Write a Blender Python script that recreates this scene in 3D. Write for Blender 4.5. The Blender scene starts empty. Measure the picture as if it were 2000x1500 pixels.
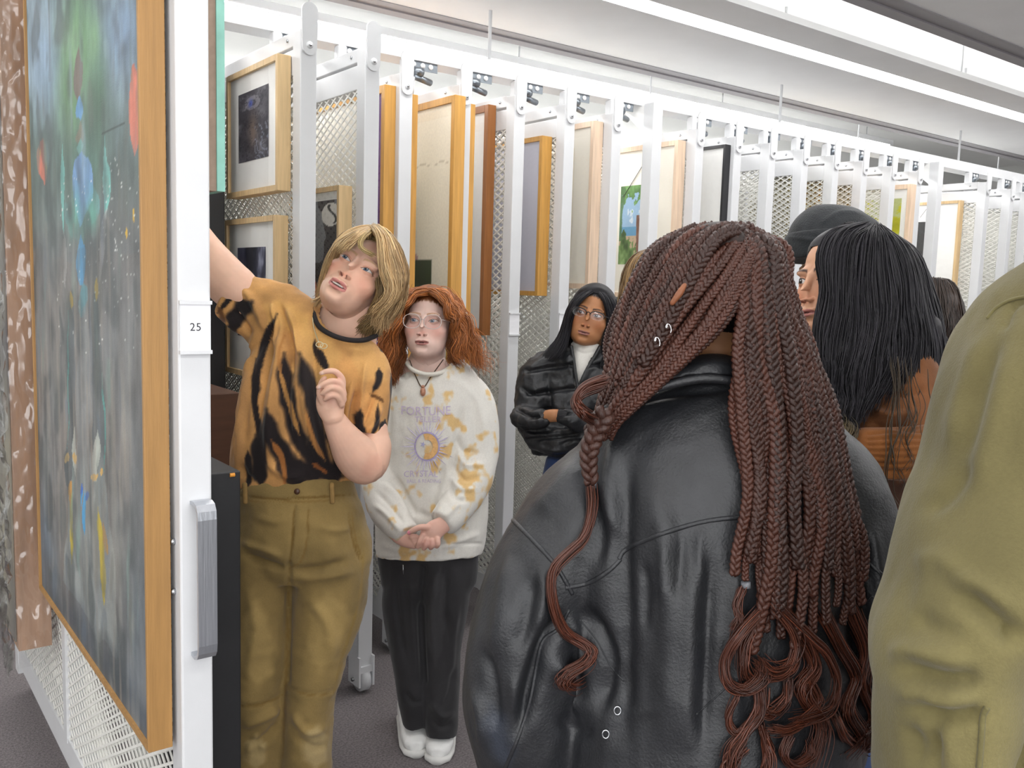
import bpy, bmesh, math, random
import numpy as np
from math import sin, cos, pi, radians, atan, atan2, sqrt
from mathutils import Vector, Matrix
from mathutils.bvhtree import BVHTree

# ------------------------------------------------------------------ camera
SC = bpy.context.scene
COL = SC.collection
FPX = 1764.0
def _cam():
    p = atan((750 - 560) / FPX); y = radians(37.2); ro = radians(1.7)
    F = np.array([sin(y)*cos(p), cos(y)*cos(p), -sin(p)])
    R0 = np.array([cos(y), -sin(y), 0.0]); U0 = np.cross(R0, F)
    return F, cos(ro)*R0 + sin(ro)*U0, -sin(ro)*R0 + cos(ro)*U0
CF, CR, CU = _cam()
CC = np.array([0.0, 0.0, 1.6])
cd = bpy.data.cameras.new('camera'); cd.sensor_width = 36.0; cd.lens = 36.0*FPX/2000.0
cd.clip_start = 0.02; cd.clip_end = 100
camo = bpy.data.objects.new('camera', cd); COL.objects.link(camo)
camo.matrix_world = Matrix(((CR[0], CU[0], -CF[0], CC[0]), (CR[1], CU[1], -CF[1], CC[1]), (CR[2], CU[2], -CF[2], CC[2]), (0, 0, 0, 1)))
SC.camera = camo

# ------------------------------------------------------------------ world, lights, exposure
wd = bpy.data.worlds.new('world'); SC.world = wd; wd.use_nodes = True
wd.node_tree.nodes['Background'].inputs[0].default_value = (0.95, 0.97, 1.0, 1)
wd.node_tree.nodes['Background'].inputs[1].default_value = 1.0
vs = SC.view_settings
vs.view_transform = 'Standard'; vs.look = 'None'; vs.gamma = 1.0; vs.exposure = -0.2; vs.use_curve_mapping = False
def area(name, loc, sx, sy, power, col=(1, 1, 1), rot=(0, 0, 0)):
    l = bpy.data.lights.new(name, 'AREA'); l.shape = 'RECTANGLE'; l.size = sx; l.size_y = sy; l.energy = power; l.color = col
    o = bpy.data.objects.new(name, l); COL.objects.link(o); o.location = loc; o.rotation_euler = rot
    return o
LEDS = [(-0.02, 2.95, 'near'), (1.45, 2.95, 'mid'), (2.97, 2.95, 'row'), (-1.5, 2.95, 'back')]
RACKLED = [(3.98, 2.685), (4.5, 3.16), (5.3, 3.16)]
LED_POWER = {'near': 40, 'mid': 38, 'row': 39, 'back': 40}
for ly, lz, ln in LEDS:
    area('led_light_' + ln, (2.6, ly, 2.835), 11.0, 0.13, LED_POWER[ln], (1.0, 0.985, 0.965))
    area('led_uplight_' + ln, (2.6, ly, 2.96), 11.0, 0.5, 10, (1.0, 0.985, 0.965), (pi, 0, 0))

area('fill_light_front', (-1.2, -3.97, 1.75), 5.2, 2.1, 185, (.98, .99, 1.0), (pi/2, 0, 0)); area('fill_light_side', (-3.97, -1.9, 1.75), 2.1, 3.6, 85, (.98, .99, 1.0), (0, -pi/2, 0))   # frontal fill added behind and beside the viewer, set at unseen windows
for k, (ly, lz) in enumerate(RACKLED):
    area('rack_light_%d' % k, (4.0, ly, lz-.012), 9.5, 0.10, (30, 110, 90)[k], (1.0, 0.985, 0.965))

# ------------------------------------------------------------------ projection helpers
def ray(x, y): return CF + CR*((x-1000)/FPX) - CU*((y-750)/FPX)
def P(x, y, d): return CC + ray(x, y)*d          # point at axial depth d seen at pixel x,y
def onpl(x, y, ax, v):
    r = ray(x, y); return CC + r*((v-CC[ax])/r[ax])
def proj(V):
    D = np.asarray(V) - CC; z = D @ CF
    return np.stack([1000 + FPX*(D @ CR)/z, 750 - FPX*(D @ CU)/z, z], -1)

# ------------------------------------------------------------------ object helpers
def link(o, parent=None):
    COL.objects.link(o)
    if parent is not None: o.parent = parent
    return o
def empty(name, loc=(0, 0, 0), rz=0.0):
    o = bpy.data.objects.new(name, None); o.empty_display_size = 0.1
    o.location = loc; o.rotation_euler = (0, 0, rz); return link(o)
def tag(o, label=None, cat=None, group=None, kind=None):
    if label: o['label'] = label
    if cat: o['category'] = cat
    if group: o['group'] = group
    if kind: o['kind'] = kind
    return o
def meshobj(name, V, F, mat, parent=None, smooth=False, cols=None, local=None):
    me = bpy.data.meshes.new(name)
    V = np.asarray(V, dtype=float)
    if local is not None: V = V - np.asarray(local)
    me.from_pydata(V.tolist(), [], F if isinstance(F, list) else F.tolist())
    if smooth: me.polygons.foreach_set('use_smooth', [True]*len(me.polygons))
    if cols is not None:
        a = me.color_attributes.new('Col', 'FLOAT_COLOR', 'POINT')
        c = np.ones((len(V), 4), dtype=np.float32); c[:, :3] = cols
        a.data.foreach_set('color', c.ravel())
    if mat is not None: me.materials.append(mat)
    me.update()
    return link(bpy.data.objects.new(name, me), parent)
class MB:
    def __init__(s): s.V = []; s.F = []
    def add(s, V, F):
        n = len(s.V); s.V += [tuple(v) for v in V]; s.F += [tuple(i+n for i in f) for f in F]; return s
    def box(s, x0, x1, y0, y1, z0, z1, bev=0.0):
        if bev <= 0:
            V = [(x, y, z) for z in (z0, z1) for y in (y0, y1) for x in (x0, x1)]
            return s.add(V, [(0, 2, 3, 1), (4, 5, 7, 6), (0, 1, 5, 4), (2, 6, 7, 3), (0, 4, 6, 2), (1, 3, 7, 5)])
        bm = bmesh.new(); bmesh.ops.create_cube(bm, size=1)
        for v in bm.verts: v.co = ((x0+x1)/2+v.co.x*(x1-x0), (y0+y1)/2+v.co.y*(y1-y0), (z0+z1)/2+v.co.z*(z1-z0))
        bmesh.ops.bevel(bm, geom=bm.edges[:], offset=bev, segments=2, affect='EDGES', profile=0.5)
        bm.verts.index_update(); V = [tuple(v.co) for v in bm.verts]; F = [tuple(v.index for v in f.verts) for f in bm.faces]; bm.free()
        return s.add(V, F)
    def cyl(s, p0, p1, r0, r1=None, n=14, caps=True):
        r1 = r0 if r1 is None else r1
        p0 = np.array(p0, float); p1 = np.array(p1, float); t = p1-p0; t /= np.linalg.norm(t)
        a = np.cross(t, [0, 0, 1.0]) if abs(t[2]) < .9 else np.cross(t, [1.0, 0, 0]); a /= np.linalg.norm(a); b = np.cross(t, a)
        V = []
        for p, r in ((p0, r0), (p1, r1)):
            for k in range(n):
                q = 2*pi*k/n; V.append(tuple(p + r*(a*cos(q)+b*sin(q))))
        F = [(k, (k+1) % n, n+(k+1) % n, n+k) for k in range(n)]
        if caps: F += [tuple(range(n-1, -1, -1)), tuple(range(n, 2*n))]
        return s.add(V, F)
    def tube(s, pts, r, n=6, caps=True):
        V, F = tube_geo(pts, r, n, caps); return s.add(V, F)
    def build(s, name, mat, parent=None, smooth=False): return meshobj(name, s.V, s.F, mat, parent, smooth)
def tube_geo(pts, r, n=6, caps=True, flat=1.0, ref=None):
    pts = np.asarray(pts, float); m = len(pts)
    r = np.broadcast_to(np.asarray(r, float), (m,))
    T = np.gradient(pts, axis=0); T /= np.linalg.norm(T, axis=1, keepdims=True)+1e-12
    u = np.array(ref if ref is not None else ([0, 0, 1.0] if abs(T[0][2]) < .9 else [1.0, 0, 0]))
    A = []
    for i in range(m):
        u = u - T[i]*(u @ T[i]); nn = np.linalg.norm(u)
        if nn < 1e-6: u = np.cross(T[i], [0.3, 0.5, 0.8]); nn = np.linalg.norm(u)
        u = u/nn; A.append(u)
    A = np.array(A); B = np.cross(T, A)
    q = 2*pi*np.arange(n)/n
    V = (pts[:, None, :] + r[:, None, None]*(A[:, None, :]*np.cos(q)[None, :, None]*flat + B[:, None, :]*np.sin(q)[None, :, None])).reshape(-1, 3)
    i = np.arange(m-1)[:, None]; k = np.arange(n)[None, :]; k2 = (k+1) % n
    F = np.stack([i*n+k, i*n+k2, (i+1)*n+k2, (i+1)*n+k], -1).reshape(-1, 4).tolist()
    if caps: F += [list(range(n-1, -1, -1)), list(range((m-1)*n, m*n))]
    return V, F
def copy_tree(o, parent=None):
    c = o.copy(); COL.objects.link(c); c.parent = parent
    for ch in list(o.children): copy_tree(ch, c)
    return c
def catmull(pts, n):
    p = np.asarray(pts, float); m = len(p)
    if m == 2: return p[0] + (p[1]-p[0])*np.linspace(0, 1, n)[:, None]
    e = np.vstack([2*p[0]-p[1], p, 2*p[-1]-p[-2]])
    t = np.linspace(0, m-1-1e-9, n); i = t.astype(int); f = (t-i)[:, None]
    a, b, c, d = e[i], e[i+1], e[i+2], e[i+3]
    return .5*((2*b)+(-a+c)*f+(2*a-5*b+4*c-d)*f*f+(-a+3*b-3*c+d)*f**3)
def vnoise(X, seed=0):
    """smooth value noise on an (n,3) array, range -1..1"""
    X = np.asarray(X, float); I = np.floor(X).astype(np.int64); f = X-I; f = f*f*(3-2*f)
    def h(i, j, k):
        n = (i*374761393 + j*668265263 + k*2147483647 + seed*1274126177) & 0x7fffffff
        n = ((n ^ (n >> 13))*1274126177) & 0x7fffffff
        n = ((n ^ (n >> 11))*668265263) & 0x7fffffff
        return (n ^ (n >> 16)).astype(float)/0x7fffffff*2-1 if not isinstance(n, int) else n
    r = 0
    for a in (0, 1):
        for b in (0, 1):
            for c in (0, 1):
                w = (f[:, 0] if a else 1-f[:, 0])*(f[:, 1] if b else 1-f[:, 1])*(f[:, 2] if c else 1-f[:, 2])
                r = r + w*h(I[:, 0]+a, I[:, 1]+b, I[:, 2]+c)
    return r
def fbm(X, seed=0, oct=3):
    r = 0; a = 1.0; X = np.asarray(X, float)
    for o in range(oct): r = r + a*vnoise(X*(2**o), seed+o*7); a *= .5
    return r

# ------------------------------------------------------------------ materials
def s2l(c):
    if isinstance(c, str): c = [int(c[i:i+2], 16)/255 for i in (0, 2, 4)]
    return tuple((v/12.92 if v <= .04045 else ((v+.055)/1.055)**2.4) for v in c)
MATS = {}
def mat(name, col=(.8, .8, .8), rough=.6, metal=0.0, var=0.0, vscale=20.0, bump=0.0, bscale=60.0, stretch=(1, 1, 1), attr=False, spec=.5, sheen=0.0, coat=0.0, emit=0.0, col2=None, rvar=0.0, sub=0.0, bdist=.01):
    """principled material, hex/srgb colour; procedural noise for colour variation and relief"""
    if name in MATS: return MATS[name]
    m = bpy.data.materials.new(name); m.use_nodes = True; nt = m.node_tree; N = nt.nodes; L = nt.links
    b = N['Principled BSDF']; c = s2l(col)
    b.inputs['Roughness'].default_value = rough; b.inputs['Metallic'].default_value = metal
    b.inputs['Specular IOR Level'].default_value = spec
    b.inputs['Sheen Weight'].default_value = sheen; b.inputs['Coat Weight'].default_value = coat
    if sub: b.inputs['Subsurface Weight'].default_value = sub; b.inputs['Subsurface Radius'].default_value = (.012, .005, .003); b.inputs['Subsurface Scale'].default_value = .35
    if emit: b.inputs['Emission Color'].default_value = (*c, 1); b.inputs['Emission Strength'].default_value = emit
    tc = N.new('ShaderNodeTexCoord'); mp = N.new('ShaderNodeMapping'); mp.inputs['Scale'].default_value = stretch
    L.new(tc.outputs['Object'], mp.inputs['Vector'])
    src = None
    if attr:
        a = N.new('ShaderNodeAttribute'); a.attribute_name = 'Col'; src = a.outputs['Color']
    if var > 0:
        n = N.new('ShaderNodeTexNoise'); n.inputs['Scale'].default_value = vscale; n.inputs['Detail'].default_value = 5
        L.new(mp.outputs[0], n.inputs['Vector'])
        mx = N.new('ShaderNodeMix'); mx.data_type = 'RGBA'; mx.blend_type = 'MIX' if col2 is not None else 'MULTIPLY'
        r = N.new('ShaderNodeMapRange'); r.inputs['From Min'].default_value = .3; r.inputs['From Max'].default_value = .7
        L.new(n.outputs['Fac'], r.inputs['Value'])
        if col2 is not None:
            L.new(r.outputs[0], mx.inputs['Factor']); mx.inputs['B'].default_value = (*s2l(col2), 1)
            if src: L.new(src, mx.inputs['A'])
            else: mx.inputs['A'].default_value = (*c, 1)
        else:
            r.inputs['To Min'].default_value = 1-var; r.inputs['To Max'].default_value = 1+var*.6
            mx.inputs['Factor'].default_value = 1.0
            if src: L.new(src, mx.inputs['A'])
            else: mx.inputs['A'].default_value = (*c, 1)
            L.new(r.outputs[0], mx.inputs['B'])
        src = mx.outputs['Result']
    if src: L.new(src, b.inputs['Base Color'])
    else: b.inputs['Base Color'].default_value = (*c, 1)
    if bump > 0:
        n2 = N.new('ShaderNodeTexNoise'); n2.inputs['Scale'].default_value = bscale; n2.inputs['Detail'].default_value = 4
        L.new(mp.outputs[0], n2.inputs['Vector'])
        bp = N.new('ShaderNodeBump'); bp.inputs['Strength'].default_value = bump; bp.inputs['Distance'].default_value = bdist
        L.new(n2.outputs['Fac'], bp.inputs['Height']); L.new(bp.outputs[0], b.inputs['Normal'])
    MATS[name] = m
    return m
def glassmat(name, col=(1, 1, 1), rough=0.0, alpha=.12):
    m = bpy.data.materials.new(name); m.use_nodes = True; nt = m.node_tree; N = nt.nodes; L = nt.links
    out = N['Material Output']; N.remove(N['Principled BSDF'])
    t = N.new('ShaderNodeBsdfTransparent'); g = N.new('ShaderNodeBsdfGlossy'); g.inputs['Roughness'].default_value = rough
    t.inputs[0].default_value = (*col, 1)
    fr = N.new('ShaderNodeLayerWeight'); fr.inputs[0].default_value = .5; pw = N.new('ShaderNodeMath'); pw.operation = 'POWER'; pw.inputs[1].default_value = 5.0
    ma = N.new('ShaderNodeMath'); ma.operation = 'ADD'; ma.inputs[1].default_value = alpha+.03; ma.use_clamp = True
    mx = N.new('ShaderNodeMixShader'); L.new(fr.outputs['Facing'], pw.inputs[0]); L.new(pw.outputs[0], ma.inputs[0]); L.new(ma.outputs[0], mx.inputs[0]); L.new(t.outputs[0], mx.inputs[1]); L.new(g.outputs[0], mx.inputs[2]); L.new(mx.outputs[0], out.inputs[0])
    return m
white = mat('white_powder_coat', 'd6d7d9', .38, var=.03, vscale=8, bump=.04, bscale=400)
white_mesh = mat('white_mesh_paint', 'e9e8e2', .5, var=.05, vscale=30)
grey_metal = mat('zinc_metal', '8d949b', .35, .9, var=.1, vscale=60)
alu = mat('brushed_aluminium', 'b9bcc2', .3, .8, var=.05, vscale=40, bump=.06, bscale=250, stretch=(1, 1, .04))
chrome = mat('screw_steel', 'b9bcc0', .25, 1.0, var=.05)
rubber = mat('caster_wheel', 'cfd0d2', .5, var=.06, vscale=40)
black_paint = mat('black_lacquer', '1b1b1d', .5, var=.15, vscale=15, bump=.05, bscale=120)
wall_m = mat('wall_paint', 'e9eae8', .8, var=.02, vscale=4, bump=.05, bscale=250)
ceil_m = mat('ceiling_paint', 'f0f0ef', .85, var=.02, vscale=4, bump=.04, bscale=250)
panel_m = mat('ceiling_panel', 'f2f2f1', .7, var=.02, vscale=5, bump=.03, bscale=300)
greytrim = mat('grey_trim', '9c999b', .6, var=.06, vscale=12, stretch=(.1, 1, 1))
led_m = mat('led_diffuser', 'ffffff', .5, emit=9.0, var=.01)
carpet = mat('carpet', '7b7576', .95, var=.42, vscale=140, bump=.9, bscale=320, col2=None, spec=.15, bdist=.004)

# ------------------------------------------------------------------ structure
def struct(name, mb, m):
    o = mb.build(name, m); o['kind'] = 'structure'; return o
struct('floor', MB().box(-4, 12, -4, 6.2, -.08, 0), carpet)
struct('ceiling', MB().box(-4, 12, -4, 6.2, 3.3, 3.38), ceil_m)
struct('wall_back', MB().box(-4, 12, 6.1, 6.2, 0, 3.3), wall_m)
struct('wall_right', MB().box(12, 12.1, -4, 6.2, 0, 3.3), wall_m)
struct('wall_left', MB().box(-4.1, -4, -4, 6.2, 0, .68).box(-4.1, -4, -4, 6.2, 2.82, 3.3).box(-4.1, -4, -4, -3.72, .68, 2.82).box(-4.1, -4, -.08, 6.2, .68, 2.82), wall_m)
wf = MB()
for k in range(4): wf.box(-4.09, -4.03, -3.72+k*1.213-.02, -3.72+k*1.213+.02, .68, 2.82)
wf.box(-4.09, -4.03, -3.72, -.08, .66, .70).box(-4.09, -4.03, -3.72, -.08, 2.80, 2.84); struct('added_window_left', wf, white)  # unseen window frame added around the side fill light
struct('wall_front', MB().box(-4, 12, -4.1, -4, 0, .68).box(-4, 12, -4.1, -4, 2.82, 3.3).box(-4, -3.72, -4.1, -4, .68, 2.82).box(1.42, 12, -4.1, -4, .68, 2.82), wall_m)
wf = MB()
for k in range(5): wf.box(-3.72+k*1.285-.02, -3.72+k*1.285+.02, -4.09, -4.03, .68, 2.82)
wf.box(-3.72, 1.42, -4.09, -4.03, .66, .70).box(-3.72, 1.42, -4.09, -4.03, 2.80, 2.84); struct('added_window_front', wf, white)  # unseen window frame added around the frontal fill light

# hung ceiling panels, each with an led slot, grey border and hanger rods
PANEL_LABEL = {'near': 'white hung ceiling panel nearest overhead with grey edge strip', 'mid': 'white hung ceiling panel over the aisle, its underside filling the top right corner',
               'row': 'white hung ceiling panel with the long bright light slot in front of the racks', 'back': 'white hung ceiling panel behind the viewer'}
for ly, lz, ln in LEDS:
    r = empty('ceiling_light_panel', (2.6, ly, 2.85)); r.name = 'ceiling_light_panel'
    tag(r, PANEL_LABEL[ln], 'ceiling light', 'hung ceiling light panels')
    y0, y1, h = -.28, .74, .018
    for nm, a, b in (('panel_board', y0, -.055), ('panel_board', .075, y1)):
        MB().box(-7.4, 8.2, a, b, 0, .03).build(nm, panel_m, r)
    MB().box(-7.4, 8.2, -.055, .075, .004, .02).build('light_diffuser', led_m, r)
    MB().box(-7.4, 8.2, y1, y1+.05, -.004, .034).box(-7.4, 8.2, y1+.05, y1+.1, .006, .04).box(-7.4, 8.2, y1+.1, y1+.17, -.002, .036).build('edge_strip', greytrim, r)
    for k in range(-3, 4):
        for yy in (y0+.05, y1-.05):
            MB().cyl((k*2.1+.55, yy, .03), (k*2.1+.55, yy, .45), .006, n=8).build('hanger_rod', white, r, True)

for k, (ly, lz) in enumerate(RACKLED):
    r = empty('linear_light', (4.0, ly, lz)); tag(r, ('slim white tube light just behind the header beam above the racks', 'slim white tube light above the middle of the racks', 'slim white tube light above the back of the racks')[k], 'tube light', 'tube lights above the racks')
    MB().box(-4.8, 4.8, -.06, .06, 0, .05, .006).build('housing', white, r); MB().box(-4.75, 4.75, -.05, .05, -.009, -.001).build('light_diffuser', led_m, r)
    for q in range(-2, 3): MB().cyl((q*2.2, 0, .05), (q*2.2, 0, 3.3-lz), .005, n=8).build('hanger_rod', white, r, True)
# ------------------------------------------------------------------ racks
RL = 2.3
def lattice(y0, y1, z0, z1, x, w=.060, h=.033, t=.0064):
    mb = MB(); s = h/w
    for sg in (1, -1):
        k0 = int((z0 - s*(y1-y0))/h)-2; k1 = int((z1 + s*(y1-y0))/h)+2
        for k in range(k0, k1):
            c = k*h  # z = c + sg*s*(y-y0)
            ya, yb = y0, y1
            # clip to z range
            if sg > 0: ya = max(ya, y0+(z0-c)/s); yb = min(yb, y0+(z1-c)/s)
            else: ya = max(ya, y0+(c-z1)/s); yb = min(yb, y0+(c-z0)/s)
            if yb-ya < .01: continue
            za = c+sg*s*(ya-y0); zb = c+sg*s*(yb-y0); hw = t/2/cos(math.atan(s)); e = .0012
            xo = x + sg*.0009
            V = [(xo-e, ya, za-hw), (xo-e, ya, za+hw), (xo+e, ya, za+hw), (xo+e, ya, za-hw), (xo-e, yb, zb-hw), (xo-e, yb, zb+hw), (xo+e, yb, zb+hw), (xo+e, yb, zb-hw)]
            mb.add(V, [(0, 1, 5, 4), (1, 2, 6, 5), (2, 3, 7, 6), (3, 0, 4, 7)])
    return mb
def round_plate(w, z0, z1, y0, y1, n=12):
    pts = [(w*cos(a), z1-w+w*sin(a)) for a in np.linspace(0, pi, n)] + [(w*.9*cos(a), z0+w*.9+w*.9*sin(a)) for a in np.linspace(pi, 2*pi, n)]
    m = len(pts); V = [(x, y0, z) for x, z in pts] + [(x, y1, z) for x, z in pts]
    F = [tuple(range(m-1, -1, -1)), tuple(range(m, 2*m))] + [(i, (i+1) % m, m+(i+1) % m, m+i) for i in range(m)]
    return MB().add(V, F)
def rack_parts(r, tabbed=True, L=RL, mesh_from=None):
    MB().box(-.0305, .0305, 0, .065, .09, 2.45 if tabbed else 2.5, .004).build('post', white, r, False)
    MB().box(-.0305, .0305, L, L+.06, .09, 2.45).build('post', white, r)
    if tabbed:
        t = round_plate(.029, 2.365, 2.54, -.009, -.0005).build('end_plate', white, r)
        MB().cyl((0, -.012, 2.398), (0, -.009, 2.398), .012, n=16).build('washer', white, t, True)
        MB().cyl((0, -.016, 2.398), (0, -.012, 2.398), .005, n=10).build('screw', chrome, t, True)
    MB().box(-.024, .024, .06, L, 2.405, 2.455, .003).build('top_rail', white, r)
    MB().box(-.028, .028, .06, L, 2.305, 2.393, .003).build('top_rail', white, r)
    MB().box(-.028, .028, .06, L, .13, .215).build('bottom_rail', white, r)
    for yy in (1.12,):
        MB().box(-.030, .030, yy, yy+.045, .2, 2.31).build('mid_bar', white, r)
    for xx in (-.022, .022):
        o = lattice(.06, L, .2, 2.32, xx).build('mesh_panel', white_mesh, r); o['kind'] = 'stuff'
    c = MB().box(-.034, -.026, -.015, .075, .03, .15).box(.026, .034, -.015, .075, .03, .15).box(-.034, .034, -.01, .07, .085, .11).build('caster_fork', white, r)
    MB().cyl((-.016, .03, .052), (.016, .03, .052), .052, n=28).build('caster_wheel', rubber, c, True)
    MB().cyl((-.042, .03, .052), (.042, .03, .052), .008, n=12).build('axle', chrome, c, True)
    MB().add([(-.03, .0, .13), (-.03, .0, .45), (-.03, -.0, .13), (-.03, .18, .13), (-.034, 0, .13), (-.034, 0, .45), (-.034, 0, .13), (-.034, .18, .13)], [(0, 1, 3), (4, 7, 5), (1, 5, 7, 3)]).build('gusset', white, r)
    MB().cyl((-.028, .12, 2.43), (-.024, .12, 2.43), .006, n=8).build('screw', chrome, r, True)
def label_holder(r, z0, z1, text=None, w=.027):
    h = MB().box(-w-.002, w+.002, -.004, -.0005, z0, z1).box(-w-.003, w+.003, -.010, -.0005, z1-.006, z1+.001).box(-w-.003, w+.003, -.010, -.0005, z0-.001, z0+.006).build('label_holder', white, r)
    MB().box(-w, w, -.0052, -.0042, z0+.006, z1-.006).build('card', mat('label_card', 'f1f1f4', .5, var=.01), h)
    if text:
        cu = bpy.data.curves.new('t', 'FONT'); cu.body = text; cu.size = .021; cu.align_x = 'CENTER'; cu.align_y = 'CENTER'; cu.space_character = 1.08; cu.extrude = .0002
        to = bpy.data.objects.new('t', cu); COL.objects.link(to)
        dg = bpy.context.evaluated_depsgraph_get(); me = bpy.data.meshes.new_from_object(to.evaluated_get(dg)); bpy.data.objects.remove(to)
        me.materials.clear(); me.materials.append(mat('label_ink', '2a2a30', .6, var=.05))
        o = link(bpy.data.objects.new('number', me), h); o.location = (0, -.0054, (z0+z1)/2); o.rotation_euler = (pi/2, 0, 0)
proto = empty('sliding_rack', (0, 0, 0)); rack_parts(proto); label_holder(proto, 1.378, 1.481)
RX = dict(Z=1.035, A=1.348, B=1.62, C=1.92, D=2.21, E=2.505, F=2.80, G=3.10, I=3.70, J=4.01, K=4.31, L=4.62, M=4.93, N=5.24, O=5.57, P=5.89, R=6.72, S=7.23, T=7.53, U=7.84)
RY = dict(Z=3.75, A=2.98, B=3.03, R=3.24)
RLAB = dict(Z='white mesh rack set back behind the blond person, carrying the tall black panel',
 A='white mesh rack carrying two light wood frames beside the blond person',
 B='white mesh rack behind the blond head with a dark and orange print',
 C='white mesh rack with purple artwork in an ochre wood frame',
 D='white mesh rack carrying the tall pale sheet in an ochre frame',
 E='white mesh rack between the red-haired person and the person in the puffer jacket',
 F='white mesh rack with the blank lavender sheet in an ochre frame',
 G='white mesh rack with a tall pink-edged frame above the puffer jacket person',
 I='white mesh rack carrying the wide peach framed beach picture', J='white mesh rack carrying the black framed white sheet',
 K='white mesh rack with a lilac print seen through the mesh', L='white mesh rack with olive board behind its mesh, left of the knit hat',
 M='white mesh rack right above the left side of the knit hat', N='white mesh rack right above the crown of the knit hat',
 O='white mesh rack just right of the knit hat, empty mesh', P='white mesh rack with the narrow yellow-green painting',
 R='white mesh rack pulled forward at far right',
 S='white mesh rack first behind the pulled forward one at far right', T='white mesh rack second behind the pulled forward one at the right edge', U='white mesh rack last visible at the right edge of the row')
RACK = {}
for k, x in RX.items():
    o = proto if k == 'A' else copy_tree(proto)
    o.location = (x, RY.get(k, 3.3), 0); tag(o, RLAB[k], 'storage rack', 'sliding mesh racks in the row'); RACK[k] = o

# header beam over the row, with hanger rods
hb = empty('header_beam', (4.0, 3.5, 2.55)); tag(hb, 'long white overhead beam running above the rack end posts', 'beam')
MB().box(-5.0, 7.5, -.07, .07, 0, .065, .006).build('beam_body', white, hb)
MB().box(-5.0, 7.5, -.085, -.07, -.008, .05).build('beam_lip', white, hb)
for k in range(-2, 4): MB().cyl((k*2.15+.62, .0, .06), (k*2.15+.62, .0, .75), .008, n=8).build('hanger_rod', white, hb, True)
# trolleys under the beam, one beside each rack: bracket, roller cup, bolts, perforated plate
tr = MB().box(.045, .085, -.10, -.055, -.155, -.01, .008).build('trolley_bracket', white, hb)
MB().cyl((.066, -.085, -.165), (.066, -.085, -.085), .031, .036, n=18).build('roller_cup', white, tr, True)
MB().cyl((.058, -.118, -.118), (.058, -.112, -.118), .006, n=10).build('socket', black_paint, tr, True)
MB().cyl((.10, -.085, -.075), (.20, -.06, -.085), .014, n=12).cyl((.10, -.09, -.055), (.14, -.09, -.055), .019, n=14).build('bolt', grey_metal, tr, True)
MB().box(.085, .225, -.075, -.07, -.045, 0).build('plate', grey_metal, tr)
for zx in (.105, .15, .19): MB().cyl((zx, -.079, -.024), (zx, -.074, -.024), .011, n=12).build('hole_disc', mat('painted_hole_light', 'f6f6f6', .5, var=.01), tr, True)  # pale discs on the plate; light through holes put into their colour
for n_, (k, x) in enumerate(RX.items()):
    if k == 'Z': continue
    o = tr if k == 'A' else copy_tree(tr, hb); o.location = (x-4.0, 0, 0)
for x, lb in ((3.41, 'slim white support post in front of the beach picture'), (6.22, 'slim white support post in front of the frame with the black print')):
    sp = empty('support_post', (x, 3.33, 0)); tag(sp, lb, 'post', 'support posts in the rack row')
    MB().box(-.034, .034, 0, .07, .01, 2.55, .004).build('upright', white, sp); MB().box(-.05, .05, -.01, .08, 0, .012).build('foot_plate', white, sp)
    MB().add([(-.03, .07, 2.55), (-.03, .25, 2.55), (-.03, .07, 2.40), (.03, .07, 2.55), (.03, .25, 2.55), (.03, .07, 2.40)], [(0, 2, 1), (3, 4, 5), (1, 2, 5, 4), (0, 3, 5, 2), (0, 1, 4, 3)]).build('gusset', panel_m, sp)
for k, yy in enumerate((4.5, 5.5)):
    o = MB().box(-1, 11.5, yy-.05, yy+.05, 2.57, 2.63).build('cross_rail', white); tag(o, 'white cross rail above the racks, ' + ('nearer' if k == 0 else 'farther') + ' of the two behind the header beam', 'rail')

# ------------------------------------------------------------------ rack 25 (pulled out on the left)
r25 = empty('sliding_rack', (.5487, 1.714, 0)); tag(r25, 'pulled-out white rack with the number 25 and the large framed painting', 'storage rack', 'sliding mesh racks in the row')
rack_parts(r25, L=2.0); label_holder(r25, 1.4576, 1.5557, '25')
hd = [(0, 0, 1.172), (0, -.02, 1.174), (0, -.034, 1.170), (0, -.041, 1.160), (0, -.043, 1.145), (0, -.043, .90), (0, -.041, .885), (0, -.034, .875), (0, -.02, .870), (0, 0, .872)]
V = []; F = []
hp = np.array(hd); T = np.gradient(hp, axis=0); T /= np.linalg.norm(T, axis=1, keepdims=True)
for i in range(len(hp)):
    nrm = np.array([0, -T[i][2], T[i][1]]) * .0035
    for sx, sn in ((-.018, -1), (.018, -1), (.018, 1), (-.018, 1)): V.append(hp[i] + np.array([sx, 0, 0]) + nrm*sn)
for i in range(len(hp)-1):
    for k in range(4): F.append((i*4+k, i*4+(k+1) % 4, i*4+4+(k+1) % 4, i*4+4+k))
F += [(3, 2, 1, 0), (36, 37, 38, 39)]
ho = meshobj('pull_handle', V, F, alu, r25); ho.location = (.006, 0, 0)
for zz in (1.09, .99): MB().cyl((-.038, .035, zz), (-.0305, .035, zz), .006, n=10).build('screw', chrome, r25, True)
ft = MB().box(-.20, -.12, .78, .86, .06, .17, .008).box(-.03, -.20, .80, .84, .15, .18).box(-.185, -.135, .76, .80, .02, .07, .005).build('outrigger_foot', white, r25)
MB().cyl((-.185, .82, .035), (-.135, .82, .035), .035, n=18).build('caster_wheel', rubber, ft, True)
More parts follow.
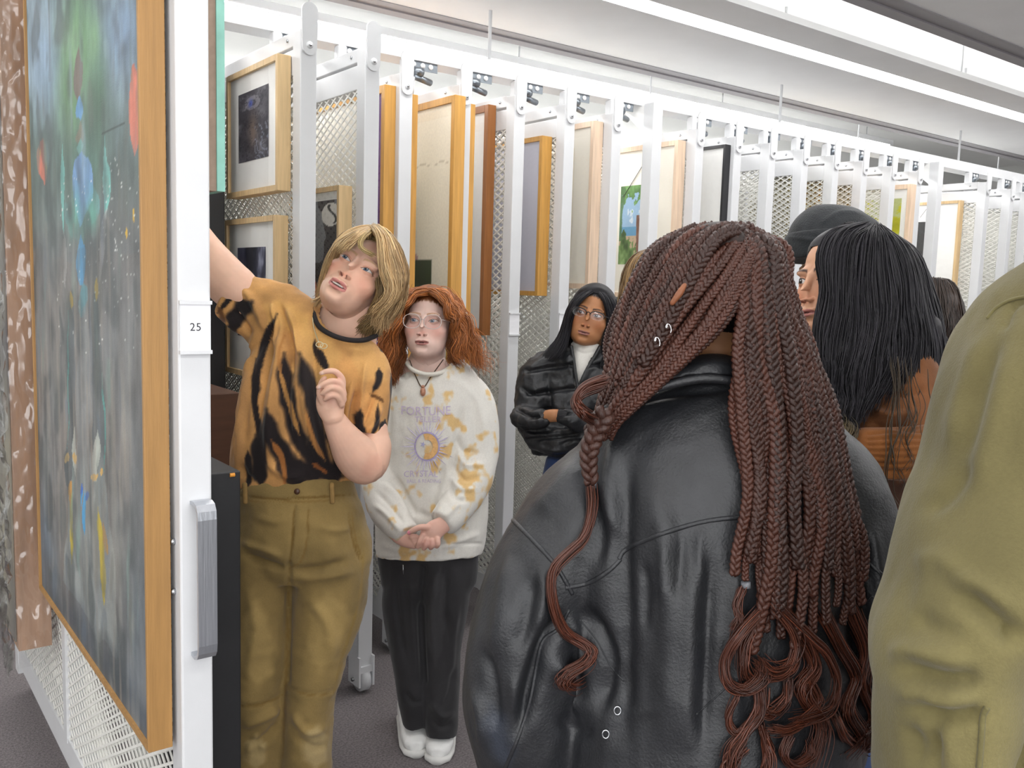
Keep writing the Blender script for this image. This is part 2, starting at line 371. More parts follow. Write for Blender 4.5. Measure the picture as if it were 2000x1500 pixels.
# ------------------------------------------------------------------ framed works on the racks
wood = lambda n, c: mat(n, c, .5, var=.16, vscale=14, stretch=(6, 6, .35), bump=.08, bscale=60)
w_light = wood('light_maple', 'd8b98a'); w_ochre = wood('ochre_oak', 'cf9a4c'); w_brown = wood('brown_walnut', '9a6232'); w_peach = wood('peach_ash', 'e3c8ae'); w_honey = wood('honey_oak', 'a57c48')
w_black = mat('black_frame', '232326', .45, var=.1)
mat_board = mat('mat_board', 'f7f6f3', .8, var=.02, vscale=30)
paper = mat('cream_paper', 'f6efde', .75, var=.07, vscale=3, stretch=(1, 3, 1))
paper2 = mat('ivory_paper', 'f7f1e4', .75, var=.05, vscale=3)
lav = mat('lavender_sheet', 'd6d5e2', .6, var=.05, vscale=2)
glass = glassmat('picture_glass', alpha=.02)
def grid_picture(name, X, y0, y1, z0, z1, ny, nz, fn, parent, rough=.6, side=-1):
    """flat picture on plane x=X seen from -x ; fn(u,v) -> srgb (n,3), u 0..1 left to right as seen, v 0..1 bottom to top"""
    u, v = np.meshgrid(np.linspace(0, 1, ny), np.linspace(0, 1, nz)); u = u.ravel(); v = v.ravel()
    yy = y1+(y0-y1)*u
    V = np.stack([np.full_like(u, X), yy, z0+(z1-z0)*v], -1)
    i, j = np.meshgrid(np.arange(ny-1), np.arange(nz-1)); a = (j*ny+i).ravel()
    F = np.stack([a, a+1, a+ny+1, a+ny], -1)
    c = np.clip(fn(u, v), 0, 1); c = np.where(c <= .04045, c/12.92, ((c+.055)/1.055)**2.4)
    return meshobj(name, V, F, mat('pigment_%g' % rough, rough=rough, attr=True, var=.06, vscale=90, bump=.12, bscale=300), parent, cols=c)
def framed(name, label, X, y0, y1, z0, z1, depth, fw, fmat, matw=None, picfn=None, pic=None, res=40, back=None, group='framed works hanging on the racks', wired=False, side=-1):
    """X = rack side face the back hangs on; front faces -x (side=-1) or +x"""
    Xb = X; Xf = X + side*depth
    lo, hi = min(Xb, Xf), max(Xb, Xf)
    r = empty(name, (X, (y0+y1)/2, z0)); tag(r, label, 'framed artwork', group)
    off = np.array([X, (y0+y1)/2, z0])
    def B(nm, m, *a, bev=0):
        mb = MB().box(*a, bev); mb.V = [tuple(np.array(v)-off) for v in mb.V]; return mb.build(nm, m, r)
    B('frame_side', fmat, lo, hi, y0, y0+fw, z0, z1, bev=.002); B('frame_side', fmat, lo, hi, y1-fw, y1, z0, z1, bev=.002)
    B('frame_side', fmat, lo, hi, y0+fw, y1-fw, z1-fw, z1); B('frame_side', fmat, lo, hi, y0+fw, y1-fw, z0, z0+fw)
    xm = Xf - side*.012
    B('sheet', back or mat_board, min(xm, xm-side*.004), max(xm, xm-side*.004), y0+fw, y1-fw, z0+fw, z1-fw)
    if picfn is not None:
        a, b, c, d = pic  # y0,y1,z0,z1
        o = grid_picture('picture', xm+side*.0012, a, b, c, d, res, res*2, picfn, r); o.data.transform(Matrix.Translation(Vector(-off)))
    if side < 0:
        g = MB().add([(Xf-side*.006, y0+fw, z0+fw), (Xf-side*.006, y1-fw, z0+fw), (Xf-side*.006, y1-fw, z1-fw), (Xf-side*.006, y0+fw, z1-fw)], [(0, 3, 2, 1)])
        g.V = [tuple(np.array(v)-off) for v in g.V]; g.build('glazing', glass, r)
    return r
def hexrgb(h): return np.array([int(h[i:i+2], 16)/255 for i in (0, 2, 4)])
def blend(c, col, m): m = np.clip(m, 0, 1)[:, None]; return c*(1-m)+np.asarray(col)*m
def base(u, h): return np.tile(hexrgb(h), (len(u), 1))
def pic_dark(u, v):
    q = np.stack([u*4, v*6, u*0], -1); n = fbm(q, 3, 4)
    c = base(u, '5a5760') + n[:, None]*.13
    c = blend(c, hexrgb('2b2a33'), (fbm(q*1.7, 8, 3) > .15)*.6)
    c = blend(c, hexrgb('7d6a5e'), np.exp(-(((u-.5)/.16)**2+((v-.42)/.26)**2))*.9)
    c = blend(c, hexrgb('b9b4bb'), (np.abs(np.hypot((u-.48)/.3, (v-.82)/.12)-.6) < .22)*.5)
    c = blend(c, hexrgb('4a5ec4'), np.exp(-(((u-.42)/.07)**2+((v-.82)/.05)**2)))
    c = blend(c, hexrgb('9fa6bb'), (np.sin(40*u+30*v+5*n) > .6)*(u > .55)*(v < .5)*.6)
    c = blend(c, hexrgb('1b1a22'), (np.abs(np.sin(9*u+14*v+4*n)) < .16)*.7)
    return c
def pic_blue(u, v):
    q = np.stack([u*5, v*3, u*0+4], -1); n = fbm(q, 5, 4)
    c = base(u, '3c3d52')+n[:, None]*.16
    c = blend(c, hexrgb('20202c'), (np.abs(u-.45) < .13)*.8); c = blend(c, hexrgb('a9adc4'), np.clip(n*1.4*(u > .55), 0, 1)); c = blend(c, hexrgb('8a5b3c'), (np.abs(u-.52) < .03)*(v < .5)*.8)
    return c
def pic_orange(u, v):
    q = np.stack([u*3, v*4, u*0], -1); n = fbm(q, 9, 3)
    c = base(u, '8b8d93')+n[:, None]*.04
    c = blend(c, hexrgb('3b3437'), ((n+.9*(v-.72)+.3*np.sin(u*9)) > .12)); c = blend(c, hexrgb('8d9097'), (np.hypot((u-.42)/.22, (v-.66)/.09) < 1))
    c = blend(c, hexrgb('efece6'), (np.hypot((u-.82)/.26, (v-.9)/.08) < 1)); c = blend(c, hexrgb('2a2628'), (np.abs(u-.86-.10*np.sin(v*38)) < .035)*(v > .84)*(v < .97))
    c = blend(c, hexrgb('c85a2c'), (np.hypot((u-.3+.3*(v-.3))/.2, (v-.3)/.2) < 1)); c = blend(c, hexrgb('2f3a4a'), (np.abs(np.sin(26*u+34*v)) < .35)*(np.hypot((u-.22)/.16, (v-.27)/.12) < 1))
    return c
def pic_beach(u, v):
    q = np.stack([u*6, v*9, u*0], -1); n = fbm(q, 2, 4)
    c = base(u, 'b9cfe0'); c = blend(c, hexrgb('8fb7da'), (v > .45)*.7); c = blend(c, hexrgb('5f9cc4'), (np.abs(v-.42) < .06)*1.0)
    c = blend(c, hexrgb('f0f2f4'), (n > .5)*(v > .5)*.7); c = blend(c, hexrgb('c4a98c'), (v < .36))
    c = blend(c, hexrgb('55853a')+n[:, None]*.15, ((n*.14+v) > .82)); c = blend(c, hexrgb('5f7f3c')+n[:, None]*.2, ((n*.16+v-.1*(u < .6)) < .24))
    c = blend(c, hexrgb('8a5f49')+n[:, None]*.1, (np.abs(u-.82-.25*(.3-v)) < .17*(1-v)*.9)*(v < .62)); c = blend(c, hexrgb('3f6a33'), (u < .12+.1*n)*(v > .3)*.8)
    return c
def pic_yellow(u, v):
    n = fbm(np.stack([u*3, v*8, u*0], -1), 4, 4); c = base(u, 'c3c21d')+n[:, None]*.1; return blend(c, hexrgb('b9c39a'), (n > .35)*.8)
def pic_black(u, v):
    c = base(u, '202124'); return blend(c, hexrgb('4b4d52'), (np.abs(np.sin(14*v+3*u)) < .08)*.8)
def pic_sheet(u, v):
    n = fbm(np.stack([u*2, v*5, u*0], -1), 6, 3); c = base(u, 'f8f0dd')+n[:, None]*.02
    c = blend(c, hexrgb('b9ac93'), (np.abs(v-.80-.006*np.sin(30*u)) < .0022)*.5)
    c = blend(c, hexrgb('2c3a1c')+n[:, None]*.06, (np.abs(u-.62) < .19)*(v < .455)*(v > .20)); c = blend(c, hexrgb('b27f86'), (np.hypot((u-.55)/.1, (v-.465)/.015) < 1)*.7)
    return c
def pic_purple(u, v):
    n = fbm(np.stack([u*3, v*6, u*0], -1), 6, 3); return blend(base(u, 'e6e0d2'), hexrgb('6a2f86')+n[:, None]*.08, u > .93)
def pic_lilac(u, v):
    n = fbm(np.stack([u*5, v*7, u*0], -1), 12, 3); c = base(u, 'a8a0b4')+n[:, None]*.1; return blend(c, hexrgb('6b6478'), (n > .25)*.7)
fx = lambda k: RX[k]-.031
framed('framed_print', 'light wood framed dark figure print with wide white mat, upper of two on its rack', fx('A'), 3.055, 3.56, 1.91, 2.373, .05, .020, w_light, picfn=pic_dark, pic=(3.16, 3.455, 2.037, 2.29))
framed('framed_print', 'light wood framed dark blue print with white mat, hung under the figure print', fx('A'), 3.075, 3.58, 1.227, 1.827, .05, .020, w_light, picfn=pic_blue, pic=(3.187, 3.469, 1.38, 1.718))
framed('framed_print', 'light wood framed print with black shapes and an orange form behind the blond head', fx('B'), 3.12, 3.56, 1.28, 1.957, .055, .018, w_light, picfn=pic_orange, pic=(3.15, 3.47, 1.36, 1.908), res=60)
framed('framed_painting', 'tall purple work in a deep ochre frame at the front of its rack', fx('C'), 3.33, 4.3, .62, 2.40, .052, .03, w_ochre, picfn=pic_purple, pic=(3.36, 4.27, .65, 2.37), res=20)
framed('framed_board', 'ochre framed work seen edge-on right beside the end post near the red-haired person', RX['C']+.031, 3.35, 4.2, .7, 2.385, .055, .03, w_ochre, side=1)
framed('framed_sheet', 'ochre framed pale sheet with a small dark green block near its foot', fx('D'), 3.25, 4.05, 1.13, 2.39, .055, .028, w_ochre, picfn=pic_sheet, pic=(3.28, 4.02, 1.16, 2.36), res=70)
framed('framed_board', 'ochre framed work seen edge-on just left of the walnut frame', RX['D']+.031, 3.34, 4.2, 1.0, 2.385, .05, .03, w_ochre, side=1)
framed('framed_sheet', 'dark walnut framed white sheet seen nearly edge-on', fx('E'), 3.44, 4.3, 1.37, 2.42, .045, .03, w_brown)
framed('framed_sheet', 'ochre framed blank lavender grey sheet above the puffer jacket person', fx('F'), 3.39, 4.1, 1.56, 2.31, .06, .022, w_ochre, back=lav)
framed('framed_sheet', 'tall pale pink wood frame with a narrow dark figure on ivory paper', fx('G'), 3.365, 3.95, 1.60, 2.415, .06, .026, w_peach, back=paper2, picfn=lambda u, v: blend(base(u, 'e8dcb8'), hexrgb('222018'), (v < .35)*(np.abs(u-.5) < .3)), pic=(3.52, 3.62, 1.75, 2.3), res=16)
framed('framed_picture', 'wide peach wood framed beach picture with palm trees and sea', fx('I'), 3.37, 4.05, 1.56, 2.395, .06, .026, w_peach, back=paper2, picfn=pic_beach, pic=(3.607, 3.80, 1.745, 2.182), res=70)
framed('framed_sheet', 'thin black framed white sheet', fx('J'), 3.325, 4.1, 1.45, 2.405, .045, .016, w_black)
framed('framed_print', 'lilac print hanging behind the mesh right of the black frame', RX['K']+.031, 3.5, 4.2, 1.55, 2.2, .03, .014, white, picfn=pic_lilac, pic=(3.52, 4.18, 1.57, 2.18), res=20, side=1)
framed('framed_board', 'olive board behind the mesh left of the knit hat', RX['L']+.031, 3.4, 4.3, 1.2, 2.33, .03, .05, wood('olive_board', 'a79a68'), back=mat('olive_sheet', 'b5ab86', .7, var=.05), side=1)
framed('framed_board', 'ochre board behind the mesh above the knit hat', RX['M']+.031, 3.4, 4.3, 1.2, 2.35, .03, .05, w_ochre, back=mat('tan_sheet', 'c8a866', .7, var=.05), side=1)
framed('framed_board', 'tan board behind the mesh above the crown of the knit hat', RX['N']+.031, 3.4, 4.3, 1.2, 2.33, .03, .05, wood('tan_board', 'b99a5e'), back=mat('buff_sheet', 'cbbd98', .7, var=.05), side=1)
framed('framed_painting', 'narrow yellow-green painting in a peach wood frame', fx('P'), 3.30, 3.95, 1.5, 2.36, .06, .03, w_peach, picfn=pic_yellow, pic=(3.37, 3.88, 1.56, 2.27), res=40)
framed('framed_print', 'light wood framed sheet with a solid black print, second from the right edge', RX['R']-.031, 3.39, 3.9, 1.64, 2.325, .05, .02, w_light, picfn=pic_black, pic=(3.60, 3.74, 1.81, 2.18), res=20)
def cord(a, b, label):
    mb = MB(); mb.tube(np.array([a, (np.array(a)+np.array(b))/2, b]), .0018, 5); o = mb.build('hanging_cord', mat('dark_cord', '56524c', .7, var=.05), None, True); tag(o, label, 'cord'); return o
cord(onpl(1217, 385, 0, fx('I')-.052), onpl(1262, 312, 0, fx('I')-.052), 'dark hanging cord slanting across the beach picture frame')
cord(onpl(1797, 425, 0, RX['R']-.085), onpl(1816, 400, 0, RX['R']-.085), 'dark hanging cord slanting above the solid black print')
# black tall panel left of the light wood frames
o = MB().box(1.15, 1.222, 3.45, 4.6, .35, 2.44, .004).build('black_artwork', black_paint); tag(o, 'tall black artwork edge behind the numbered rack, left of the light wood frames', 'artwork')
o = MB().box(.90, 1.15, 3.1, 3.6, .55, 1.2, .004).build('crate', mat('dark_brown_crate', '5a3a28', .6, var=.2, vscale=8, stretch=(1, 1, 6)))
tag(o, 'dark brown wooden crate in the gap behind the blond person', 'crate')
o = MB().box(.95, .985, 3.02, 3.6, 1.25, 1.52, .002).build('board', mat_board); tag(o, 'small white board propped in the gap under the outstretched arm', 'board')

# works on rack 25
o = empty('framed_painting', (.486, 1.744, .676)); tag(o, 'huge abstract blue-green and grey painting in a honey oak frame at left', 'framed artwork')
PX0, PX1, PY0, PY1, PZ0, PZ1 = .4625, .509, 1.744, 2.885, .676, 2.62
def pl(nm, m, *a, bev=0):
    mb = MB().box(*a, bev); mb.V = [tuple(np.array(v)-np.array([.486, 1.744, .676])) for v in mb.V]; return mb.build(nm, m, o)
pl('frame_side', w_honey, PX0, PX1, PY0, PY0+.011, PZ0, PZ1, bev=.0015); pl('frame_side', w_honey, PX0, PX1, PY1-.011, PY1, PZ0, PZ1, bev=.0015)
pl('frame_side', w_honey, PX0, PX1, PY0+.011, PY1-.011, PZ0, PZ0+.011); pl('frame_side', w_honey, PX0, PX1, PY0+.011, PY1-.011, PZ1-.011, PZ1)
pl('canvas_back', mat_board, PX0+.008, PX0+.02, PY0+.01, PY1-.01, PZ0+.01, PZ1-.01)
def big_painting(u, v):
    # author in photo pixels: face runs x 63..288 at its height; find pixel of each point
    Y = PY1+(PY0-PY1)*u; Z = PZ0+(PZ1-PZ0)*v
    pr = proj(np.stack([np.full_like(Y, PX0+.007), Y, Z], -1)); x = pr[:, 0]; y = pr[:, 1]
    q = np.stack([u*6, v*5, u*0], -1); n = fbm(q, 21, 4); ns = fbm(np.stack([u*26, v*9, u*0], -1), 31, 3)
    wx = fbm(np.stack([u*9, v*14, u*0], -1), 51, 3); wy = fbm(np.stack([u*8, v*10, u*0], -1), 61, 3); x0, y0_ = x, y; x = x+wx*4.5; y = y+wy*16
    def g(cx, cy, sx, sy): return np.exp(-(((x-cx+6*n)/sx)**2+((y-cy+14*n)/sy)**2))
    def lens(cx, y0, y1, w, k=0.0, p=1.0):
        t = np.clip((y-y0)/(y1-y0), 0, 1); ww = w*np.sin(pi*t)**p; return ((np.abs(x-cx-k*(t-.5)+1.5*ns) < ww) & (y > y0) & (y < y1)).astype(float)
    c = base(u, '7c7f80'); c = blend(c, hexrgb('8a8078'), np.clip(.5+n*.7, 0, 1)*(y > 500)); c = blend(c, hexrgb('5d7a72'), np.clip((520-y)/260, 0, 1)*.8)
    c = blend(c, hexrgb('8da6b4'), np.clip((330-y)/200+n*.4, 0, 1)*np.clip(np.abs(x-160)/60, 0, 1)); c = blend(c, hexrgb('86a9d2'), g(235, 60, 45, 90)*.9+g(100, 120, 30, 90)*.7)
    c = blend(c, hexrgb('546b66'), g(215, 300, 55, 130)*.8+g(95, 330, 25, 110)*.7); c = blend(c, hexrgb('6e6a6c'), g(225, 420, 60, 90)*.5)
    c = blend(c, hexrgb('6aa069'), g(155, 90, 34, 110)+g(132, 190, 22, 90)*.8); c = blend(c, hexrgb('8cc486'), g(183, 75, 9, 50)*.9+g(146, 85, 10, 30)*.8); c = blend(c, hexrgb('4d7a5d'), g(190, 190, 20, 110)*.9)
    c = blend(c, hexrgb('4e8671'), g(160, 330, 36, 80)*.7)
    c = blend(c, hexrgb('77685c'), lens(156, 85, 200, 9)); c = blend(c, hexrgb('5fa0d6'), lens(157, 180, 240, 8)); c = blend(c, hexrgb('8a7f6b'), lens(156, 238, 300, 9)*.8); c = blend(c, hexrgb('6fa9a0'), lens(156, 275, 310, 8))
    c = blend(c, hexrgb('6d9fd6'), lens(160, 300, 440, 22, p=.7)); c = blend(c, hexrgb('5cb2b8'), lens(160, 350, 470, 36, p=.8)*np.clip(.55+n*.8, 0, 1)); c = blend(c, hexrgb('62b79f'), g(175, 430, 14, 40)*.8+g(142, 410, 12, 35)*.7)
    c = blend(c, hexrgb('4f9fd2'), lens(161, 450, 560, 11)); c = blend(c, hexrgb('6fc0b6'), lens(206, 255, 440, 6, 4)+lens(122, 290, 450, 3.5, 3))
    c = blend(c, hexrgb('b3b0ad'), lens(203, 410, 560, 6, -12)*.8+lens(127, 440, 560, 4, 8)*.7); c = blend(c, hexrgb('5aa7b5'), lens(161, 555, 620, 11)*.8)
    for cx, y0, y1, w, k in ((267, 118, 302, 15, 6), (80, 255, 360, 9, 2)):
        c = blend(c, hexrgb('e0765c'), lens(cx, y0, y1, w, k, .7)*(ns < .75)); c = blend(c, hexrgb('e6b04a'), lens(cx+2, y0, y1, w*.8, k)*(ns > .62))
    c = blend(c, hexrgb('5a6468'), lens(138, 590, 980, 11, 4, .4)*.85+lens(193, 590, 1000, 13, 4, .4)*.85); c = blend(c, hexrgb('8a8f90'), lens(166, 600, 1150, 14, 4, .3)*.7)
    c = blend(c, hexrgb('9aa3a0'), np.clip((y-880)/60, 0, 1)*(np.abs(x-172) < 30+(y-900)*.09)*(y < 1215+(x-172)*1.5)*.75)
    c = blend(c, hexrgb('4b5560'), np.clip((y-(1060+(x-75)*1.35))/70, 0, 1)*.8); c = blend(c, hexrgb('5b7690'), g(85, 1050, 14, 110)*.6+g(270, 1250, 20, 140)*.4); c = blend(c, hexrgb('98958a'), np.clip(ns, 0, 1)*(np.abs(x-240) < 36)*(y > 700)*.5)
    c = blend(c, hexrgb('5f6263'), np.clip(-ns*.9, 0, 1)*(y > 480)*.5)
    c = blend(c, hexrgb('b6bdb2'), lens(145, 830, 935, 4)+lens(188, 855, 950, 5.5)); c = blend(c, hexrgb('ecb75a'), lens(186, 930, 948, 7)+lens(199, 930, 948, 4)+lens(146, 880, 905, 4)+lens(134, 895, 915, 3))
    c = blend(c, hexrgb('d8bc2c'), lens(141, 965, 1130, 5, 3)+lens(199, 1000, 1195, 5, 14)); c = blend(c, hexrgb('e09a34'), lens(138, 950, 1010, 2.5)+lens(204, 1040, 1100, 3.5, 6)); c = blend(c, hexrgb('3fa3e0'), lens(167, 960, 1040, 5)+lens(159, 950, 990, 2.5)); c = blend(c, hexrgb('2f6fe0'), lens(173, 963, 985, 4)+lens(158, 945, 975, 2.5))
    c = blend(c, hexrgb('e9b72e'), lens(138, 550, 595, 4)+lens(192, 555, 605, 4)+lens(262, 405, 445, 2.5)+lens(250, 440, 470, 2)); c = blend(c, hexrgb('4fa39a'), lens(131, 590, 900, 1.3)+lens(204, 720, 960, 1.5))
    rgp = np.random.default_rng(3)
    for k in range(150):
        px, py = (rgp.normal(235, 28), rgp.uniform(300, 620)) if k < 90 else (rgp.uniform(110, 280), rgp.uniform(330, 700))
        rr = rgp.uniform(.5, 1.3); m = np.abs(x0-px) < 4; c[m] = blend(c[m], hexrgb('e9ebe6'), (np.hypot((x0[m]-px)/rr, (y0_[m]-py)/(rr*1.6)) < 1)*.85)
    st = fbm(np.stack([u*60, v*7, u*0], -1), 71, 3); c = c*(1+st[:, None]*.06)*(1+.10*fbm(np.stack([u*14, v*20, u*0], -1), 81, 4)[:, None]); c = blend(c, hexrgb('3f4a4c'), np.clip(wx*wy*1.6, 0, .45))
    c = blend(c, hexrgb('2f3a3a'), (np.abs(y0_-(258-(x0-200)*.45)) < 1.6+wx)*(x0 > 200)*(x0 < 248)*.8); c = blend(c, hexrgb('9d8f80'), np.clip(st-.2, 0, 1)*(y > 430)*.6)
    pal = [hexrgb(q) for q in ('5d7a72', '8da6b4', '6a6f66', '9a8f84', '4a5a5c', '7fa79a', 'a3a6a2', '6d7f92')]
    for k in range(170):
        px, py, hh, ww = rgp.uniform(66, 285), rgp.uniform(0, 1400), rgp.uniform(25, 110), rgp.uniform(2, 8); m = (np.abs(x-px) < ww*1.5) & (np.abs(y-py) < hh)
        if m.any(): c[m] = blend(c[m], pal[rgp.integers(0, 3) if py < 420 else rgp.integers(2, 8)]*rgp.uniform(.8, 1.1), np.clip(1.4-1.4*((x[m]-px)/ww)**2-((y[m]-py)/hh)**2, 0, 1)*rgp.uniform(.2, .55)*np.clip(.6+ns[m], .1, 1))
    c = c*.82+c.mean(1, keepdims=True)*.18
    return c*.92 + ns[:, None]*.018
cv = grid_picture('canvas', PX0+.007, PY0+.011, PY1-.011, PZ0+.011, PZ1-.011, 200, 520, big_painting, o, .55); cv.data.transform(Matrix.Translation(Vector((-.486, -1.744, -.676))))
# small canvas and black deep frame on the other side of rack 25
o = empty('canvas', (.605, 1.80, 1.77)); tag(o, 'stretched canvas with teal edge hanging on the right side of the numbered rack', 'canvas')
MB().box(0, .016, 0, .55, 0, .8).build('stretcher', mat('bare_linen', 'a08b7a', .8, var=.12, vscale=60), o); MB().box(.016, .032, -.004, .55, 0, .8).build('painted_face', mat('teal_paint', '8cc3b4', .6, var=.15, vscale=25), o)
o = empty('black_case', (.583, 1.80, -.0)); tag(o, 'deep black case hanging on the right side of the numbered rack', 'case')
MB().box(0, .085, 0, .55, .2, 1.205, .003).build('case_body', black_paint, o)
for zz in (1.09,): MB().cyl((.012, -.004, zz), (.012, 0, zz), .006, n=10).build('screw', chrome, o, True)
MB().cyl((.062, -.001, 1.198), (.072, -.001, 1.198), .004, n=8).build('chip', mat('bare_wood_chip', 'd08a2a', .6, var=.1), o)
# plastic wrapped panel beyond the painting
film = glassmat('plastic_film', (.97, .97, .97), .15, .05)
o = empty('wrapped_panel', (.46, 2.93, .45)); tag(o, 'panel wrapped in crinkled clear plastic beyond the large painting at left edge', 'wrapped artwork')
MB().box(-.045, .045, .02, .9, .02, 2.1).build('cardboard_edge', mat('cardboard', 'a98870', .8, var=.25, vscale=30, stretch=(1, 1, .1)), o)
MB().box(-.05, -.046, .05, .9, .04, 2.1).build('wrapped_face', mat('wrapped_face', '55545a', .6, var=.6, vscale=4, stretch=(1, 1, .4), col2='a7a08a'), o)
gx, gz = 26, 400
def film_sheet(name, fpos, nu, nv, amp, seed):
    u, v = np.meshgrid(np.linspace(0, 1, nu), np.linspace(0, 1, nv)); V, Nn = fpos(u.ravel(), v.ravel())
    s = V*np.array([26, 26, 9.0]); d = np.abs(fbm(s, seed, 3)); V = V + Nn*(d*amp)[:, None]
    i, j = np.meshgrid(np.arange(nu-1), np.arange(nv-1)); a = (j*nu+i).ravel()
    return meshobj(name, V, np.stack([a, a+1, a+nu+1, a+nu], -1), film, o, True)
film_sheet('plastic_wrap', lambda u, v: (np.stack([-.053+.106*u, np.full_like(u, .012), -.03+2.13*v], -1), np.tile([0, -1.0, 0], (len(u), 1))), 24, 420, .012, 4)
film_sheet('plastic_wrap', lambda u, v: (np.stack([np.full_like(u, -.056), .0+.9*u, -.05+2.15*v], -1), np.tile([-1.0, 0, 0], (len(u), 1))), 60, 240, .03, 9)
# ------------------------------------------------------------------ figure toolkit
def remesh(V, F, voxel, smooth=3):
    me = bpy.data.meshes.new('tmp'); me.from_pydata(np.asarray(V).tolist(), [], F); me.update()
    ob = bpy.data.objects.new('tmp', me); COL.objects.link(ob)
    md = ob.modifiers.new('r', 'REMESH'); md.mode = 'VOXEL'; md.voxel_size = voxel; md.adaptivity = 0.0
    dg = bpy.context.evaluated_depsgraph_get(); ev = ob.evaluated_get(dg); m2 = bpy.data.meshes.new_from_object(ev)
    n = len(m2.vertices); V2 = np.empty(n*3); m2.vertices.foreach_get('co', V2); V2 = V2.reshape(-1, 3)
    ls = np.empty(len(m2.polygons), dtype=np.int64); m2.polygons.foreach_get('loop_total', ls)
    li = np.empty(len(m2.loops), dtype=np.int64); m2.loops.foreach_get('vertex_index', li)
    if len(ls) and (ls == 4).all(): F2 = li.reshape(-1, 4)
    else:
        F2 = [list(p.vertices) for p in m2.polygons]; F2 = np.array([f if len(f) == 4 else f+[f[-1]] for f in F2])
    e = np.empty(len(m2.edges)*2, dtype=np.int64); m2.edges.foreach_get('vertices', e); e = e.reshape(-1, 2)
    bpy.data.objects.remove(ob); bpy.data.meshes.remove(me); bpy.data.meshes.remove(m2)
    return lapl(V2, e, smooth), F2, e
def lapl(V, e, it, lam=.5, w=None):
    n = len(V); deg = np.bincount(e.ravel(), minlength=n).astype(float); deg[deg == 0] = 1
    for _ in range(it):
        S = np.zeros_like(V)
        for k in range(3): S[:, k] = np.bincount(e[:, 0], V[e[:, 1], k], n)+np.bincount(e[:, 1], V[e[:, 0], k], n)
        D = (S/deg[:, None]-V)*lam
        V = V + (D if w is None else D*w[:, None])
    return V
def normals(V, F):
    F = np.asarray(F); n = np.cross(V[F[:, 2]]-V[F[:, 0]], V[F[:, 3]]-V[F[:, 1]]); N = np.zeros_like(V)
    for k in range(4):
        for c in range(3): N[:, c] += np.bincount(F[:, k], n[:, c], len(V))
    return N/(np.linalg.norm(N, axis=1, keepdims=True)+1e-12)
def loft(C, A, B, n=24, sup=2.0):
    """rings: centres C, half axes A and B (world vectors)"""
    C, A, B = map(np.asarray, (C, A, B)); m = len(C); q = 2*pi*np.arange(n)/n
    ca = np.sign(np.cos(q))*np.abs(np.cos(q))**(2/sup); sa = np.sign(np.sin(q))*np.abs(np.sin(q))**(2/sup)
    V = (C[:, None]+A[:, None]*ca[None, :, None]+B[:, None]*sa[None, :, None]).reshape(-1, 3)
    i = np.arange(m-1)[:, None]; k = np.arange(n)[None]; k2 = (k+1) % n
    F = np.stack([i*n+k, i*n+k2, (i+1)*n+k2, (i+1)*n+k], -1).reshape(-1, 4).tolist()
    F += [list(range(n-1, -1, -1)), list(range((m-1)*n, m*n))]
    return V, F
def loft_px(R, n=24, seg=5, sup=2.0, round_ends=True):
    """R rows: pixel x, pixel y, depth, half width in px, half thickness in m (0 = round)"""
    R = np.array([list(r)+[0]*(5-len(r)) for r in R], float)
    for r in R:
        if r[4] == 0: r[4] = r[3]*r[2]/FPX
    if len(R) > 2: R = catmull(R, (len(R)-1)*seg+1)
    else: R = R[0]+(R[1]-R[0])*np.linspace(0, 1, seg+1)[:, None]
    C = np.array([P(*r[:3]) for r in R]); T2 = np.gradient(R[:, :2], axis=0); T2 /= np.linalg.norm(T2, axis=1, keepdims=True)+1e-9
    S = np.stack([-T2[:, 1], T2[:, 0]], -1)
    A = (CR[None]*S[:, :1]-CU[None]*S[:, 1:2])*(R[:, 3]*R[:, 2]/FPX)[:, None]
    D = np.array([CF+0*c for c in C]); T3 = np.gradient(C, axis=0); T3 /= np.linalg.norm(T3, axis=1, keepdims=True)+1e-9
    D = D-T3*(D*T3).sum(1)[:, None]; nn = np.linalg.norm(D, axis=1, keepdims=True); D = np.where(nn > .3, D/np.maximum(nn, 1e-6), np.cross(T3, A/np.linalg.norm(A, axis=1, keepdims=True)))
    B = D*R[:, 4:5]
    if round_ends:
        def cap(i, sgn):
            t = T3[i]*sgn; r = min(np.linalg.norm(A[i]), np.linalg.norm(B[i]))
            return [(C[i]+t*r*f, A[i]*s, B[i]*s) for f, s in ((.45, .85), (.8, .5), (.97, .18))]
        a = cap(0, -1)[::-1]; b = cap(-1, 1)
        C = np.vstack([[x[0] for x in a], C, [x[0] for x in b]]); A = np.vstack([[x[1] for x in a], A, [x[1] for x in b]]); B = np.vstack([[x[2] for x in a], B, [x[2] for x in b]])
    return loft(C, A, B, n, sup)
def ball_px(x, y, d, rx, ry=None, rz=None, n=16):
    ry = ry or rx; c = P(x, y, d); s = d/FPX; rz = rz if rz else rx*s
    th = np.linspace(0, pi, n//2+1)[1:-1]; ph = 2*pi*np.arange(n)/n; V = [c+CU*ry*s]
    for t in th:
        for p in ph: V.append(c+CR*rx*s*sin(t)*cos(p)+CF*rz*sin(t)*sin(p)+CU*ry*s*cos(t))
    V.append(c-CU*ry*s); m = len(th); F = []
    for k in range(n): F.append([0, 1+(k+1) % n, 1+k])
    for i in range(m-1):
        for k in range(n): F.append([1+i*n+k, 1+i*n+(k+1) % n, 1+(i+1)*n+(k+1) % n, 1+(i+1)*n+k])
    for k in range(n): F.append([len(V)-1, 1+(m-1)*n+k, 1+(m-1)*n+(k+1) % n])
    return np.array(V), F
def join(parts):
    V = []; F = []; n = 0
    for v, f in parts:
        V.append(np.asarray(v)); F += [[i+n for i in g] for g in (f if isinstance(f, list) else f.tolist())]; n += len(v)
    return np.vstack(V), F
